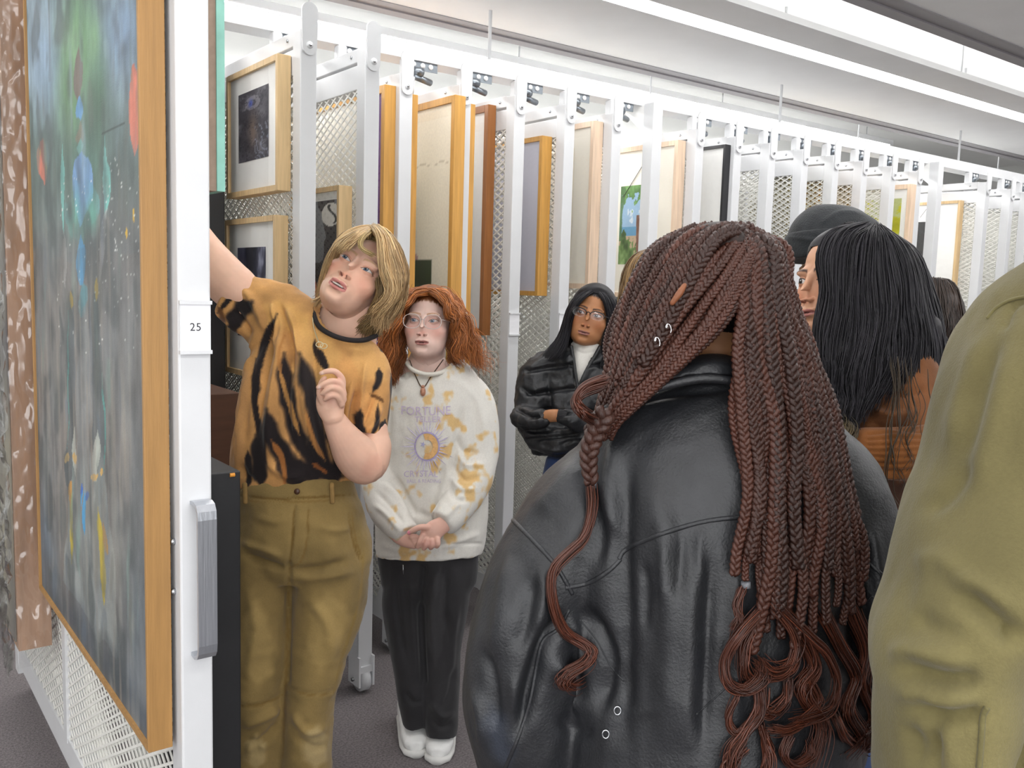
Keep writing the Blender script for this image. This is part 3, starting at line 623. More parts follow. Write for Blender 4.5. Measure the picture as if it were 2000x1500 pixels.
def seg_dist(x, y, pts):
    """distance to a polyline and parameter 0..1 along it"""
    pts = np.asarray(pts, float); L = np.r_[0, np.cumsum(np.hypot(*np.diff(pts, axis=0).T))]; best = np.full(len(x), 1e9); tt = np.zeros(len(x)); side = np.zeros(len(x))
    for i in range(len(pts)-1):
        a, b = pts[i], pts[i+1]; ab = b-a; l2 = ab@ab+1e-9
        t = np.clip(((x-a[0])*ab[0]+(y-a[1])*ab[1])/l2, 0, 1); dx = x-a[0]-t*ab[0]; dy = y-a[1]-t*ab[1]; d = np.hypot(dx, dy); m = d < best
        best[m] = d[m]; tt[m] = (L[i]+t[m]*(L[i+1]-L[i]))/L[-1]; side[m] = np.sign(ab[0]*dy[m]-ab[1]*dx[m])
    return best, tt, side
def sculpt(V, F, strokes, front=True):
    """strokes: (polyline px, width px, amplitude m[, kind]); kind 's' = step crease with a lit ridge beside it"""
    N = normals(V, F); pr = proj(V); vd = (V-CC); vd /= np.linalg.norm(vd, axis=1, keepdims=True)
    face = np.clip(-(N*vd).sum(1)*2.0, 0, 1) if front else 1.0
    d = np.zeros(len(V))
    for s in strokes:
        pts, w, a = s[:3]; kind = s[3] if len(s) > 3 else 'g'
        p = catmull(pts, max(2, (len(pts)-1)*4+1)) if len(pts) > 2 else np.asarray(pts, float)
        bx = (pr[:, 0] > p[:, 0].min()-4*w) & (pr[:, 0] < p[:, 0].max()+4*w) & (pr[:, 1] > p[:, 1].min()-4*w) & (pr[:, 1] < p[:, 1].max()+4*w)
        if not bx.any(): continue
        ds, t, sd = seg_dist(pr[bx, 0], pr[bx, 1], p)
        tp = np.clip(np.sin(pi*np.clip(t, .02, .98))*1.6, 0, 1)
        if kind == 'g': g = a*np.exp(-(ds/w)**2)*tp
        elif kind == 'line': g = a*np.exp(-(ds/w)**2)
        else: g = a*tp*(np.exp(-(ds/w)**2)-.8*np.exp(-((ds-sd*0-1.6*w)/w)**2)*(sd > 0))
        d[bx] += g
    return V+N*(d*face)[:, None]
def wrinkle(V, F, scale, amp, seed=0, ridged=False):
    N = normals(V, F); n = fbm(V*np.asarray(scale), seed, 3)
    if ridged: n = .5-np.abs(n)
    return V+N*(n*amp)[:, None]
def paint(V, basecol, strokes=(), seed=0, var=.03, vs=14.0, soft=.35):
    """strokes: (polyline px, width px, colour hex, opacity) with ragged edges"""
    pr = proj(V); c = np.tile(hexrgb(basecol), (len(V), 1)); n = fbm(V*vs, seed, 3); n2 = fbm(V*np.array([40, 40, 22.0]), seed+3, 2)
    c = c*(1+n[:, None]*var)
    for s in strokes:
        pts, w, col = s[:3]; op = s[3] if len(s) > 3 else 1.0
        p = catmull(pts, (len(pts)-1)*4+1) if len(pts) > 2 else np.asarray(pts, float)
        ds, t, sd = seg_dist(pr[:, 0], pr[:, 1], p)
        ww = w*np.clip(np.sin(pi*np.clip(t, .03, .97))*1.8, 0, 1)*(1+.35*n2)
        c = blend(c, hexrgb(col), op*np.clip((ww-ds)/(w*soft)+.5, 0, 1))
    return c
def lin(c): c = np.clip(c, 0, 1); return np.where(c <= .04045, c/12.92, ((c+.055)/1.055)**2.4)
def cloth(name, lofts, material, root, voxel=.006, smooth=4, strokes=(), wr=None, color=None, post=1, cut=None):
    V, F = join(lofts); V, F, e = remesh(V, F, voxel, smooth)
    if wr is not None:
        for w in wr: V = wrinkle(V, F, *w)
    if strokes: V = sculpt(V, F, strokes)
    if post: V = lapl(V, e, post, .4)
    if cut is not None: F = F[cut(V[F].mean(1))]
    cols = lin(color(V)) if color is not None else None
    return meshobj(name, V, F, material, root, True, cols, local=root.location)
def person(label, x, y, d):
    b = P(x, y, d); r = empty('person', (b[0], b[1], 0)); tag(r, label, 'person'); return r
# ---- head
def smin(a, b, k):
    h = np.clip(.5+.5*(b-a)/k, 0, 1); return b*(1-h)+a*h-k*h*(1-h)
def ell(p, c, r):
    q = p-np.array(c); r = np.array(r); k0 = np.linalg.norm(q/r, axis=1); k1 = np.linalg.norm(q/(r*r), axis=1)+1e-9; return k0*(k0-1)/k1
def caps(p, a, b, r0, r1):
    a = np.array(a); b = np.array(b); ab = b-a; t = np.clip(((p-a)@ab)/(ab@ab), 0, 1); return np.linalg.norm(p-a-t[:, None]*ab, axis=1)-(r0+(r1-r0)*t)
def head_sdf(p, o):
    q = p.copy(); q[:, 0] = np.abs(q[:, 0])
    jw = o.get('jaw', 1.0); nl = o.get('nose', 1.0)
    f = ell(q, (0, .018, .030), (.076, .096, .086))
    f = smin(f, ell(q, (0, -.026, -.040), (.063*jw, .060, .072)), .03)
    f = smin(f, ell(q, (0, -.034, -.078), (.047*jw, .046, .036)), .025)
    f = smin(f, ell(q, (0, -.070, -.099), (.019, .016, .014)), .022)
    f = smin(f, ell(q, (.041, -.052, -.028), (.024, .024, .022)), .02)
    f = smin(f, ell(q, (.028, -.074, .019), (.024, .010, .008)), .014)
    f = -smin(-f, ell(q, (.031, -.100, -.001), (.020, .017, .012)), .012)
    f = smin(f, ell(q, (.031, -.0695, -.001), (.0150, .0150, .0135)), .004)
    f = smin(f, caps(q, (0, -.084, .006), (0, -.104*nl-.002, -.036), .0065, .0085), .012)
    f = smin(f, ell(q, (0, -.1075*nl, -.0405), (.0105, .0105, .009)), .008)
    f = smin(f, ell(q, (.0115, -.0965, -.043), (.0075, .0095, .0070)), .006)
    mo = o.get('open', 0.0)
    f = smin(f, ell(q, (0, -.076, -.071), (.027, .018, .020)), .016)
    f = smin(f, ell(q, (.006, -.0925, -.0655), (.015, .0055, .0045)), .006)
    f = smin(f, ell(q, (0, -.0915, -.0775-mo), (.016, .0062, .0052)), .006)
    f = -smin(-f, ell(q, (0, -.099, -.0713-mo*.5), (.021, .009, .0012+mo*.45)), .003)
    f = -smin(-f, ell(q, (0, -.094, -.0885-mo), (.02, .008, .006)), .010)
    na = np.array((0, .022, -.04)); nb = np.array(o.get('neckend', (0, .036, -.20))); nr = o.get('neckr', .054)
    f = smin(f, caps(p, na, nb+(nb-na)*.2, nr, nr*1.04), .028)
    nd = (nb-na)/np.linalg.norm(nb-na)
    return np.maximum(f, (p-nb)@nd)
def make_head(o):
    """returns local verts, quad faces, srgb colours"""
    k = o.get('res', 1.0); na1, na2 = int(190*k), int(70*k); ne1, ne2, ne3 = int(26*k), int(140*k), int(34*k)
    az = np.r_[np.linspace(-.95, .95, na1, endpoint=False), np.linspace(.95, 2*pi-.95, na2, endpoint=False)]
    el = np.r_[np.linspace(-1.5, -.85, ne1, endpoint=False), np.linspace(-.85, .42, ne2, endpoint=False), np.linspace(.42, 1.55, ne3)]
    A, E = np.meshgrid(az, el); c0 = np.array([0, -.012, -.020])
    D = np.stack([np.sin(A)*np.cos(E), -np.cos(A)*np.cos(E), np.sin(E)], -1).reshape(-1, 3)
    r = np.full(len(D), .04)
    for _ in range(44): r = r-head_sdf(c0+D*r[:, None], o)*.85
    V = c0+D*r[:, None]; na = len(az); ne = len(el)
    i = np.arange(ne-1)[:, None]; j = np.arange(na)[None]; j2 = (j+1) % na
    F = np.stack([i*na+j, i*na+j2, (i+1)*na+j2, (i+1)*na+j], -1).reshape(-1, 4)
    x, y, z = V.T; fr = (y < -.03)
    sk = hexrgb(o['skin']); C = np.tile(sk, (len(V), 1)); C = C*(1+.03*fbm(V*45, 3, 3)[:, None])
    ax = np.abs(x)
    C = blend(C, sk*np.array([1.02, .80, .76]), np.exp(-(((ax-.043)/.022)**2+((z+.035)/.022)**2))*fr*o.get('blush', .55))
    C = blend(C, sk*np.array([1.0, .80, .75]), np.exp(-(((ax)/.013)**2+((z+.041)/.010)**2))*fr*.5)
    C = blend(C, sk*np.array([.90, .78, .74]), np.exp(-(((ax-.031)/.020)**2+((z+.004)/.014)**2))*fr*.35)
    def ss(v, w=.0007): return np.clip(v/w+.5, 0, 1)
    # lips
    mo = o.get('open', 0.0); lw = .0235
    t = np.clip(1-(ax/lw)**2, 0, 1); up = -.0713+(.0075-.002*np.exp(-(ax/.005)**2))*t**.7+mo*.1; lo = -.0713-mo-.0095*t**.75
    lipm = ss(up-z)*ss(z-lo)*(ax < lw)*fr; C = blend(C, hexrgb(o.get('lip', 'b5706a')), lipm*.9)
    mid = -.0713-mo*.5; ow = .0006+mo*.46*np.clip(1-(ax/.019)**2, 0, 1)
    C = blend(C, hexrgb('3a1a18'), ss(ow-np.abs(z-mid-.0008*np.cos(ax*260)), .0009)*(ax < .0215)*fr*.9)
    if mo > .003: C = blend(C, hexrgb('d9d2c8'), ss(mid+ow*.85-z)*ss(z-(mid+ow*.05))*(ax < .0145)*fr)
    # nostrils
    C = blend(C, hexrgb(o.get('dark', '5a2f2a')), np.exp(-(((ax-.0062)/.0036)**2+((z+.0485)/.0026)**2))*(y < -.09)*.85)
    # brows
    bw = hexrgb(o.get('brow', '8a6a42')); bt = np.clip((ax-.011)/.036, 0, 1); bz = .0185+.0065*np.sin(bt*2.2)-.004*bt**2; bh = .0032*(1-.55*bt)
    C = blend(C, bw, ss(bh-np.abs(z-bz), .0022)*(ax > .010)*(ax < .047)*fr*o.get('browop', .8)*(1+.25*vnoise(V*900, 4)))
    # eyes
    gx, gz = o.get('gaze', (0, 0))
    for sgn in (-1, 1):
        ex = (x-sgn*.031)*sgn; ez = z+.001-ex*.09; w = .0150; t = np.clip(1-(ex/w)**2, 0, 1)
        hu, hl = o.get('eye', (.0062, .0044)); zu = hu*t**.75; zl = -hl*t**.85
        m = ss(zu-ez)*ss(ez-zl)*(np.abs(ex) < w)*fr
        eye = np.tile(hexrgb('cac4c0'), (len(V), 1)); ix, iz = gx*sgn, gz
        rr = np.hypot(ex-ix, ez-iz)
        eye = blend(eye, hexrgb(o.get('iris', '6f8aa0'))*.45, ss(.0064-rr)); eye = blend(eye, hexrgb(o.get('iris', '6f8aa0')), ss(.0056-rr)); eye = blend(eye, hexrgb('15100f'), ss(.0027-rr))
        eye = blend(eye, hexrgb('f8f8f8'), ss(.0011-np.hypot(ex-ix-.0018*sgn, ez-iz-.002)))  # white glint painted into the eye colour
        C = C*(1-m[:, None])+eye*m[:, None]
        ll = hexrgb(o.get('lash', '4a3226'))
        C = blend(C, ll, np.exp(-((ez-zu-.0004)/.0011)**2)*(np.abs(ex) < w+.002)*fr*o.get('lashop', .85))
        C = blend(C, ll, np.exp(-((ez-zl)/.0008)**2)*(np.abs(ex) < w)*fr*.35)
        C = blend(C, sk*np.array([.72, .58, .54]), np.exp(-((ez-zu*.8-.0052)/.0011)**2)*(np.abs(ex) < w)*fr*.55)
        V = V + D*(-.0011*m)[:, None]
    if 'hairc' in o:
        hl = o.get('hairline', .0); m = np.clip((z*.9+y*.85-hl)*o.get('hairsoft', 90)+.5+.6*vnoise(V*np.array([260, 260, 60]), 6), 0, 1)*np.clip((z+.05)*40, 0, 1)
        C = blend(C, hexrgb(o['hairc']), m)
    if o.get('freckle'):
        C = blend(C, sk*np.array([.85, .66, .55]), (vnoise(V*420, 8) > .62)*fr*(np.abs(z+.02) < .05)*.35)
    return V, F, C
def head_matrix(o):
    rl, pt, yw = (radians(o.get(k, 0)) for k in ('roll', 'pitch', 'yaw'))
    # roll: top leans to image right for positive; pitch: face up for positive; yaw: face to image right for positive
    Ry = np.array([[cos(rl), 0, sin(rl)], [0, 1, 0], [-sin(rl), 0, cos(rl)]])
    Rx = np.array([[1, 0, 0], [0, cos(-pt), -sin(-pt)], [0, sin(-pt), cos(-pt)]])
    Rz = np.array([[cos(yw), -sin(yw), 0], [sin(yw), cos(yw), 0], [0, 0, 1]])
    Bm = np.stack([CR, CF, CU], 1)
    return Bm @ Ry @ Rz @ Rx
def place_head(o):
    M = head_matrix(o)*o.get('scale', 1.0); c = P(*o['at']); o['M'] = M; o['c'] = c
    if 'neckpx' in o: o['neckend'] = np.linalg.inv(M) @ (P(*o['neckpx'])-c)
    V, F, C = make_head(o); o['Vl'] = V
    return V @ M.T + c, F, C
def loc2w(o, p): return np.asarray(p, float) @ o['M'].T + o['c']
def ear_geo(o, sgn):
    n = 14; V = []; F = []
    for i in range(n):
        a = 2*pi*i/n
        for j in range(8):
            b = 2*pi*j/8; R = .022; r = .0055
            rx = (R+r*cos(b))*cos(a)*.62; rz = (R+r*cos(b))*sin(a)*1.25
            V.append((sgn*(.079+r*sin(b)*.8+.10*max(0, rx)), .014+rx, -.010+rz))
        for j in range(8): F.append([i*8+j, i*8+(j+1) % 8, ((i+1) % n)*8+(j+1) % 8, ((i+1) % n)*8+j])
    k = len(V); V.append((sgn*.076, .014, -.010)); F += [[k, i*8+4, ((i+1) % n)*8+4, k] for i in range(n)]
    V += [(sgn*.0775+sgn*.004*cos(t), .008+.006*sin(t), -.038-.007) for t in (0, 2, 4)]
    return np.array(V), F
def hair_cap(o, off, fn, material, root, color, name='hair', shrink=True):
    """offset shell of the head where fn(local) true"""
    V, F, _ = make_head(dict(o, res=.5)); keep = fn(V); c0 = np.array([0, .01, .02]); D = V-c0; D /= np.linalg.norm(D, axis=1, keepdims=True)
    W = V+D*off*np.clip(keep, 0, 1)[:, None]; Fk = F[(keep[F] > .02).all(1)]
    used = np.unique(Fk); mp = -np.ones(len(V), int); mp[used] = np.arange(len(used)); W = W[used]; Fk = mp[Fk]
    Wd = W @ o['M'].T + o['c']; c = lin(np.tile(hexrgb(color), (len(Wd), 1))*(1+.25*fbm(W*np.array([90, 90, 14.0]), 5, 3)[:, None]))
    return Wd, Fk.tolist(), c
def strands(guides, n, r, m=14, seed=0, jit=.004, wave=(0, 0), cols=('8a6a42', '6a4a2a'), sides=4, tip=.25, spread=None, clump=0.0, dark=None):
    """guides: list of sheets; each sheet = list of polylines (world pts, any length). Strand interpolates neighbouring guides."""
    rg = np.random.default_rng(seed); out = []; cc = []; rad = []
    cA, cB = hexrgb(cols[0]), hexrgb(cols[1])
    for sh in guides:
        G = np.array([catmull(g, m) for g in sh['g']]); k = int(n*sh.get('w', 1.0)); s = rg.random(k)*(len(G)-1) if len(G) > 1 else np.zeros(k)
        i = np.minimum(s.astype(int), max(len(G)-2, 0)); f = (s-i)[:, None, None]; f = f*f*(3-2*f)*.35+f*.65
        S = G[i]*(1-f)+G[np.minimum(i+1, len(G)-1)]*f
        t = np.linspace(0, 1, m)
        j0 = rg.normal(size=(k, 1, 3))*sh.get('jit', jit); j1 = rg.normal(size=(k, 1, 3))*sh.get('jit', jit)*1.6
        S = S+j0*(1-t)[None, :, None]+j1*t[None, :, None]
        wv = sh.get('wave', wave)
        if wv[0]:
            ph = (rg.normal(size=(k, 1))*.7+s[:, None]*1.7); T = np.gradient(S, axis=1); T /= np.linalg.norm(T, axis=2, keepdims=True)+1e-9
            a = np.cross(T, CF); a /= np.linalg.norm(a, axis=2, keepdims=True)+1e-9; amp = wv[0]*np.clip(t*1.8, .05, 1)[None]
            S = S+a*(amp*np.sin(2*pi*wv[1]*t[None]+ph))[..., None]+CF*(amp*.7*np.cos(2*pi*wv[1]*t[None]+ph))[..., None]
        te = 1-rg.random((k, 1))*sh.get('cut', .14); ps = t[None]*te*(m-1); i0 = np.minimum(ps.astype(int), m-2); fr_ = (ps-i0)[..., None]; ar = np.arange(k)[:, None]; S = S[ar, i0]*(1-fr_)+S[ar, i0+1]*fr_
        out.append(S); u = rg.random(k)[:, None]; c = cA*(1-u)+cB*u; c = c*(1+rg.normal(size=(k, 1))*.10)
        if 'tint' in sh: c = c*.4+hexrgb(sh['tint'])*.6*(1+rg.normal(size=(k, 1))*.12)
        if 'tipcol' in sh:
            tw = np.clip((t-sh.get('tipfrom', .5))/.35, 0, 1)[None, :, None]; c = c[:, None]*(1-tw*.8)+hexrgb(sh['tipcol'])*(tw*.8)
        else: c = np.repeat(c[:, None], m, 1)
        cc.append(c); rad.append(np.full(k, sh.get('r', r))*(1+.35*rg.normal(size=k)).clip(.4, 1.8))
    S = np.vstack(out); c = np.vstack(cc); R = np.concatenate(rad); k = len(S)
    T = np.gradient(S, axis=1); T /= np.linalg.norm(T, axis=2, keepdims=True)+1e-9
    A = np.cross(T, CF[None, None]); A /= np.linalg.norm(A, axis=2, keepdims=True)+1e-9; B = np.cross(T, A)
    t = np.linspace(0, 1, m); prof = np.clip(np.minimum(t*9+.5, 1), 0, 1)*(1-(1-tip)*np.clip((t-.55)/.45, 0, 1))
    q = 2*pi*np.arange(sides)/sides
    V = S[:, :, None]+(R[:, None]*prof[None])[..., None, None]*(A[:, :, None]*np.cos(q)[None, None, :, None]+B[:, :, None]*np.sin(q)[None, None, :, None])
    V = V.reshape(-1, 3); C = np.repeat(c.reshape(-1, 3), sides, 0)
    b = (np.arange(k)*m*sides)[:, None, None]; i = np.arange(m-1)[None, :, None]*sides; j = np.arange(sides)[None, None]; j2 = (j+1) % sides
    F = np.stack(np.broadcast_arrays(b+i+j, b+i+j2, b+i+sides+j2, b+i+sides+j), -1).reshape(-1, 4)
    return V, F, lin(C)
def hair_obj(name, parts, material, root):
    V = np.vstack([p[0] for p in parts]); C = np.vstack([p[2] for p in parts]); F = []; n = 0
    for p in parts:
        f = p[1].tolist() if not isinstance(p[1], list) else p[1]; F += (np.array(f)+n).tolist(); n += len(p[0])
    return meshobj(name, V, F, material, root, True, C, local=root.location)
def gpx(rows, d): return np.array([P(r[0], r[1], d+(r[2] if len(r) > 2 else 0)) for r in rows])
skin_m = mat('skin', rough=.48, attr=True, spec=.35, sub=.12, bump=.05, bscale=900, var=.02, vscale=60, bdist=.002)
hair_m = mat('hair', rough=.42, attr=True, spec=.45, var=.05, vscale=200)
hair_dark_m = mat('glossy_dark_hair', rough=.45, attr=True, spec=.22, var=.05, vscale=200)
def fabric(name, rough=.85, bump=.25, bscale=500, **k): return mat(name, rough=rough, attr=True, spec=.2, bump=bump, bscale=bscale, sheen=.15, var=.06, vscale=220, bdist=.003, **k)
cotton = fabric('cotton_jersey'); denim = fabric('cotton_twill', bscale=420); fleece = fabric('sweatshirt_fleece', bscale=650, bump=.35); velvet = fabric('velour', .7)
def body_obj(root, pieces, colors):
    V = np.vstack([np.asarray(p[0]) for p in pieces]); F = []; n = 0
    for p in pieces:
        f = p[1].tolist() if not isinstance(p[1], list) else p[1]; F += [[i+n for i in g] for g in f]; n += len(p[0])
    F = [list(dict.fromkeys(f)) for f in F]
    return meshobj('body', V, F, skin_m, root, True, lin(np.vstack(colors)), local=root.location)
def skin_piece(lofts, hexc, voxel=.003, smooth=3, strokes=(), tints=(), seed=1):
    V, F = join(lofts); V, F, e = remesh(V, F, voxel, smooth)
    if strokes: V = lapl(sculpt(V, F, strokes), e, 1, .3)
    c = paint(V, hexc, tints, seed, .03, 30, soft=1.0)
    return V, F, c

def bvh(ob):
    me = ob.data; V = np.empty(len(me.vertices)*3); me.vertices.foreach_get('co', V); V = V.reshape(-1, 3)+np.array(ob.parent.location if ob.parent else (0, 0, 0))
    return BVHTree.FromPolygons(V.tolist(), [tuple(p.vertices) for p in me.polygons])
def onsurf(bv, x, y, off=.002, dflt=None):
    r = ray(x, y); L = np.linalg.norm(r); h = bv.ray_cast(Vector(CC), Vector(r/L))
    if h[0] is None: return None if dflt is None else P(x, y, dflt)
    return np.array(h[0])-r/L*off
def line_on(bv, pts, off=.001, n=40, dflt=None):
    out = [onsurf(bv, x, y, off, dflt) for x, y in catmull(pts, n)]; return np.array([o for o in out if o is not None])
def lower_body(root, b, ang, hip, tmat, smat, ztop=.95, color='2a2a2e', hw=.165):
    """plain trousers and shoes standing at world point b; ang = direction faced"""
    f = np.array([cos(ang), sin(ang), 0]); s = np.array([-sin(ang), cos(ang), 0]); b = np.array([b[0], b[1], 0.0]); Z = np.array([0, 0, 1.0]); L = []
    zs = [ztop, ztop-.08, ztop-.17]; L.append(loft([b+Z*z for z in zs], [s*w for w in (hw*.88, hw, hw*1.02)], [f*w for w in (.10, .115, .115)], 24))
    for sg in (-1, 1):
        q = b+s*sg*hw*.5; zz = [ztop-.1, .6, .48, .25, .06]
        L.append(loft([q+Z*z+f*(.01 if .4 < z < .6 else 0) for z in zz], [s*w for w in (.07, .085, .075, .068, .07)], [f*w for w in (.09, .09, .078, .07, .075)], 18))
        sh = loft([q+f*t+Z*z for t, z in ((-.10, .045), (-.03, .055), (.05, .05), (.12, .036), (.165, .026))], [s*w for w in (.030, .042, .045, .045, .028)], [Z*h for h in (.045, .055, .05, .036, .022)], 16)
        meshobj('shoe', sh[0], sh[1], smat, root, True, local=root.location)
    return cloth('trousers', L, tmat, root, .009, 4, wr=[((9, 9, 5), .006, 3)], color=lambda V: paint(V, color, (), 2, .1))
dark_shoe = mat('dark_shoe', '2a2624', .6, var=.1)

def round_hair(o, zend, lo=55, hi=305, n=12, out=.0):
    """guides in head space all round the skull except the face sector"""
    g = []
    for a in np.radians(np.linspace(lo, hi, n)):
        d = np.array([sin(a), -cos(a), 0]); rows = [(0, .012, .124)]
        for r1, r2, z in ((.052, .062, .112), (.080, .100, .060), (.087, .108, .0), (.085+out*.5, .100+out*.5, -.05), (.078+out, .085+out, zend)):
            if z >= zend: rows.append((d[0]*r1, .018+d[1]*r2, z))
        g.append(loc2w(o, rows))
    return g
# ------------------------------------------------------------------ blond person, pointing
D1 = 2.42
p1 = person('person with short blond hair in a tan and black bleached t-shirt, raising an arm', 590, 1300, D1)
SK1 = 'dfb39c'
h1 = dict(at=(701, 545, D1-.02), roll=31, pitch=20, yaw=-7, scale=1.07, hairc='8f7442', hairline=.030, neckpx=(672, 662, D1+.02), neckr=.050, skin=SK1, open=.0075, lip='b9736d', iris='4b6075', brow='a98a5c', browop=.55, lash='6b4a38', gaze=(-.002, .0012), eye=(.0052, .0042), blush=.4, jaw=.92)
hv, hf, hc = place_head(h1)
nk = skin_piece([loft_px([(688, 585, D1, 52, .055), (676, 625, D1+.0, 58, .058), (670, 650, D1+.01, 66, .060), (655, 700, D1+.03, 80, .06), (600, 830, D1+.03, 85, .07)])], SK1, .006, 3)
arm_up = skin_piece([loft_px([(540, 630, D1, 30), (490, 590, D1, 38), (462, 566, D1, 45), (440, 545, D1+.01, 45), (392, 486, D1+.02, 39), (345, 410, D1+.04, 31), (318, 350, D1+.06, 22), (305, 318, D1+.07, 24, .016), (300, 295, D1+.07, 26, .014)])] +
                    [loft_px([(288+k*9, 300-abs(k-1.5)*3, D1+.07, 5.5), (284+k*10, 275-abs(2-k)*-3, D1+.07, 5.2), (280+k*11, 250+abs(k-1.5)*7, D1+.08, 4.6)]) for k in range(4)] + [loft_px([(318, 325, D1+.06, 7), (334, 300, D1+.05, 6), (338, 280, D1+.05, 5)])], SK1, .0035, 3)
HD = D1-.16
hand = [loft_px([(722, 790, D1-.01, 28), (726, 850, D1-.015, 33), (728, 875, D1-.025, 37), (714, 902, D1-.05, 43), (690, 884, D1-.09, 41), (666, 846, D1-.13, 29), (650, 815, D1-.155, 22, .022)], seg=6),
        loft_px([(651, 818, HD, 21, .020), (646, 795, HD, 28, .018), (647, 772, HD, 28, .017), (654, 757, HD+.004, 24, .015)], seg=6)]
fg = [[(668, 763, HD-.008), (668, 741, HD-.018), (655, 726, HD-.030), (640, 725, HD-.036), (627, 729, HD-.036)],
      [(671, 771, HD-.012), (665, 751, HD-.026), (650, 744, HD-.040), (634, 749, HD-.044), (621, 757, HD-.042)],
      [(671, 781, HD-.014), (664, 763, HD-.028), (650, 757, HD-.040), (638, 762, HD-.043), (629, 769, HD-.040)],
      [(668, 790, HD-.014), (660, 775, HD-.026), (648, 772, HD-.036), (640, 776, HD-.037), (635, 781, HD-.034)]]
for k, g in enumerate(fg): hand.append(loft_px([(x, y, d, r) for (x, y, d), r in zip(g, (7.2, 7.0, 6.3, 5.7, 4.6))], n=14, seg=4))
hand.append(loft_px([(634, 790, HD-.006, 9), (625, 768, HD-.016, 7.5), (628, 748, HD-.022, 6.2), (634, 738, HD-.026, 5)], n=14, seg=4))
hand_p = skin_piece(hand, SK1, .0021, 3, strokes=[([(655, 800), (667, 783)], 3, -.0015), ([(640, 800), (640, 780)], 6, -.001)],
     tints=[([(668, 741), (655, 727)], 7, 'd9a290', .5), ([(665, 752), (650, 745)], 7, 'd9a290', .5), ([(640, 788), (655, 775)], 12, 'dca795', .35), ([(705, 930), (745, 890)], 14, 'd49c88', .4), ([(622, 757), (626, 757)], 4, 'f0d5cb', .8), ([(628, 729), (632, 729)], 4, 'f0d5cb', .8)])
core = skin_piece([loft_px([(650, 700, D1+.02, 70, .05), (600, 790, D1+.03, 95, .08), (575, 950, D1+.03, 95, .08), (580, 1080, D1+.03, 100, .09)], n=20), loft_px([(530, 1080, D1+.03, 55), (508, 1300, D1+.03, 45), (504, 1500, D1+.03, 36), (500, 1660, D1+.03, 26)]), loft_px([(630, 1080, D1+.03, 60), (612, 1300, D1+.03, 42), (594, 1500, D1+.03, 34), (590, 1660, D1+.03, 26)])], SK1, .016, 2)
ears = []
ev, ef = ear_geo(h1, 1)
body_obj(p1, [(hv, hf), nk[:2], arm_up[:2], hand_p[:2], core[:2], (loc2w(h1, ev), ef)], [hc, nk[2], arm_up[2], hand_p[2], core[2], np.tile(hexrgb('d9a590'), (len(ev), 1))])
# t-shirt
sh_str = [([(540, 600), (525, 680), (505, 780), (500, 860)], 7.65, -0.0204), ([(556, 612), (548, 690), (530, 790), (520, 900)], 8.5, 0.0204), ([(570, 640), (570, 720), (560, 800), (575, 880)], 6.8, -0.0204), ([(585, 640), (592, 730), (600, 820), (630, 920)], 9.35, 0.0204),
          ([(500, 640), (480, 740), (470, 850), (462, 930)], 8.5, 0.0204), ([(487, 650), (465, 760), (455, 900)], 5.95, -0.0170), ([(612, 660), (620, 760), (640, 860)], 6.8, -0.0153), ([(545, 590), (560, 640), (566, 680)], 5.1, -0.0170), ([(530, 590), (538, 640), (540, 690)], 4.25, 0.0170),
          ([(560, 600), (578, 650), (585, 700)], 5.1, 0.0170), ([(700, 760), (690, 810), (688, 850)], 6.8, -0.0204), ([(715, 700), (706, 760), (702, 820)], 6.8, 0.0170), ([(690, 740), (675, 800), (672, 850)], 6.8, 0.0153),
          ([(455, 600), (475, 630), (490, 660)], 6.8, -0.0170), ([(470, 560), (500, 600), (520, 650)], 6.8, 0.0153), ([(440, 620), (456, 640), (470, 670)], 5.95, 0.0136), ([(735, 760), (720, 800), (705, 830)], 5.1, -0.0119), ([(745, 790), (730, 825), (712, 848)], 5.1, 0.0119),
          ([(520, 900), (560, 930), (600, 925)], 8.5, 0.0136), ([(470, 905), (480, 930), (500, 940)], 6.8, -0.0102)]
BK = '231d1e'; OR = 'c9924f'
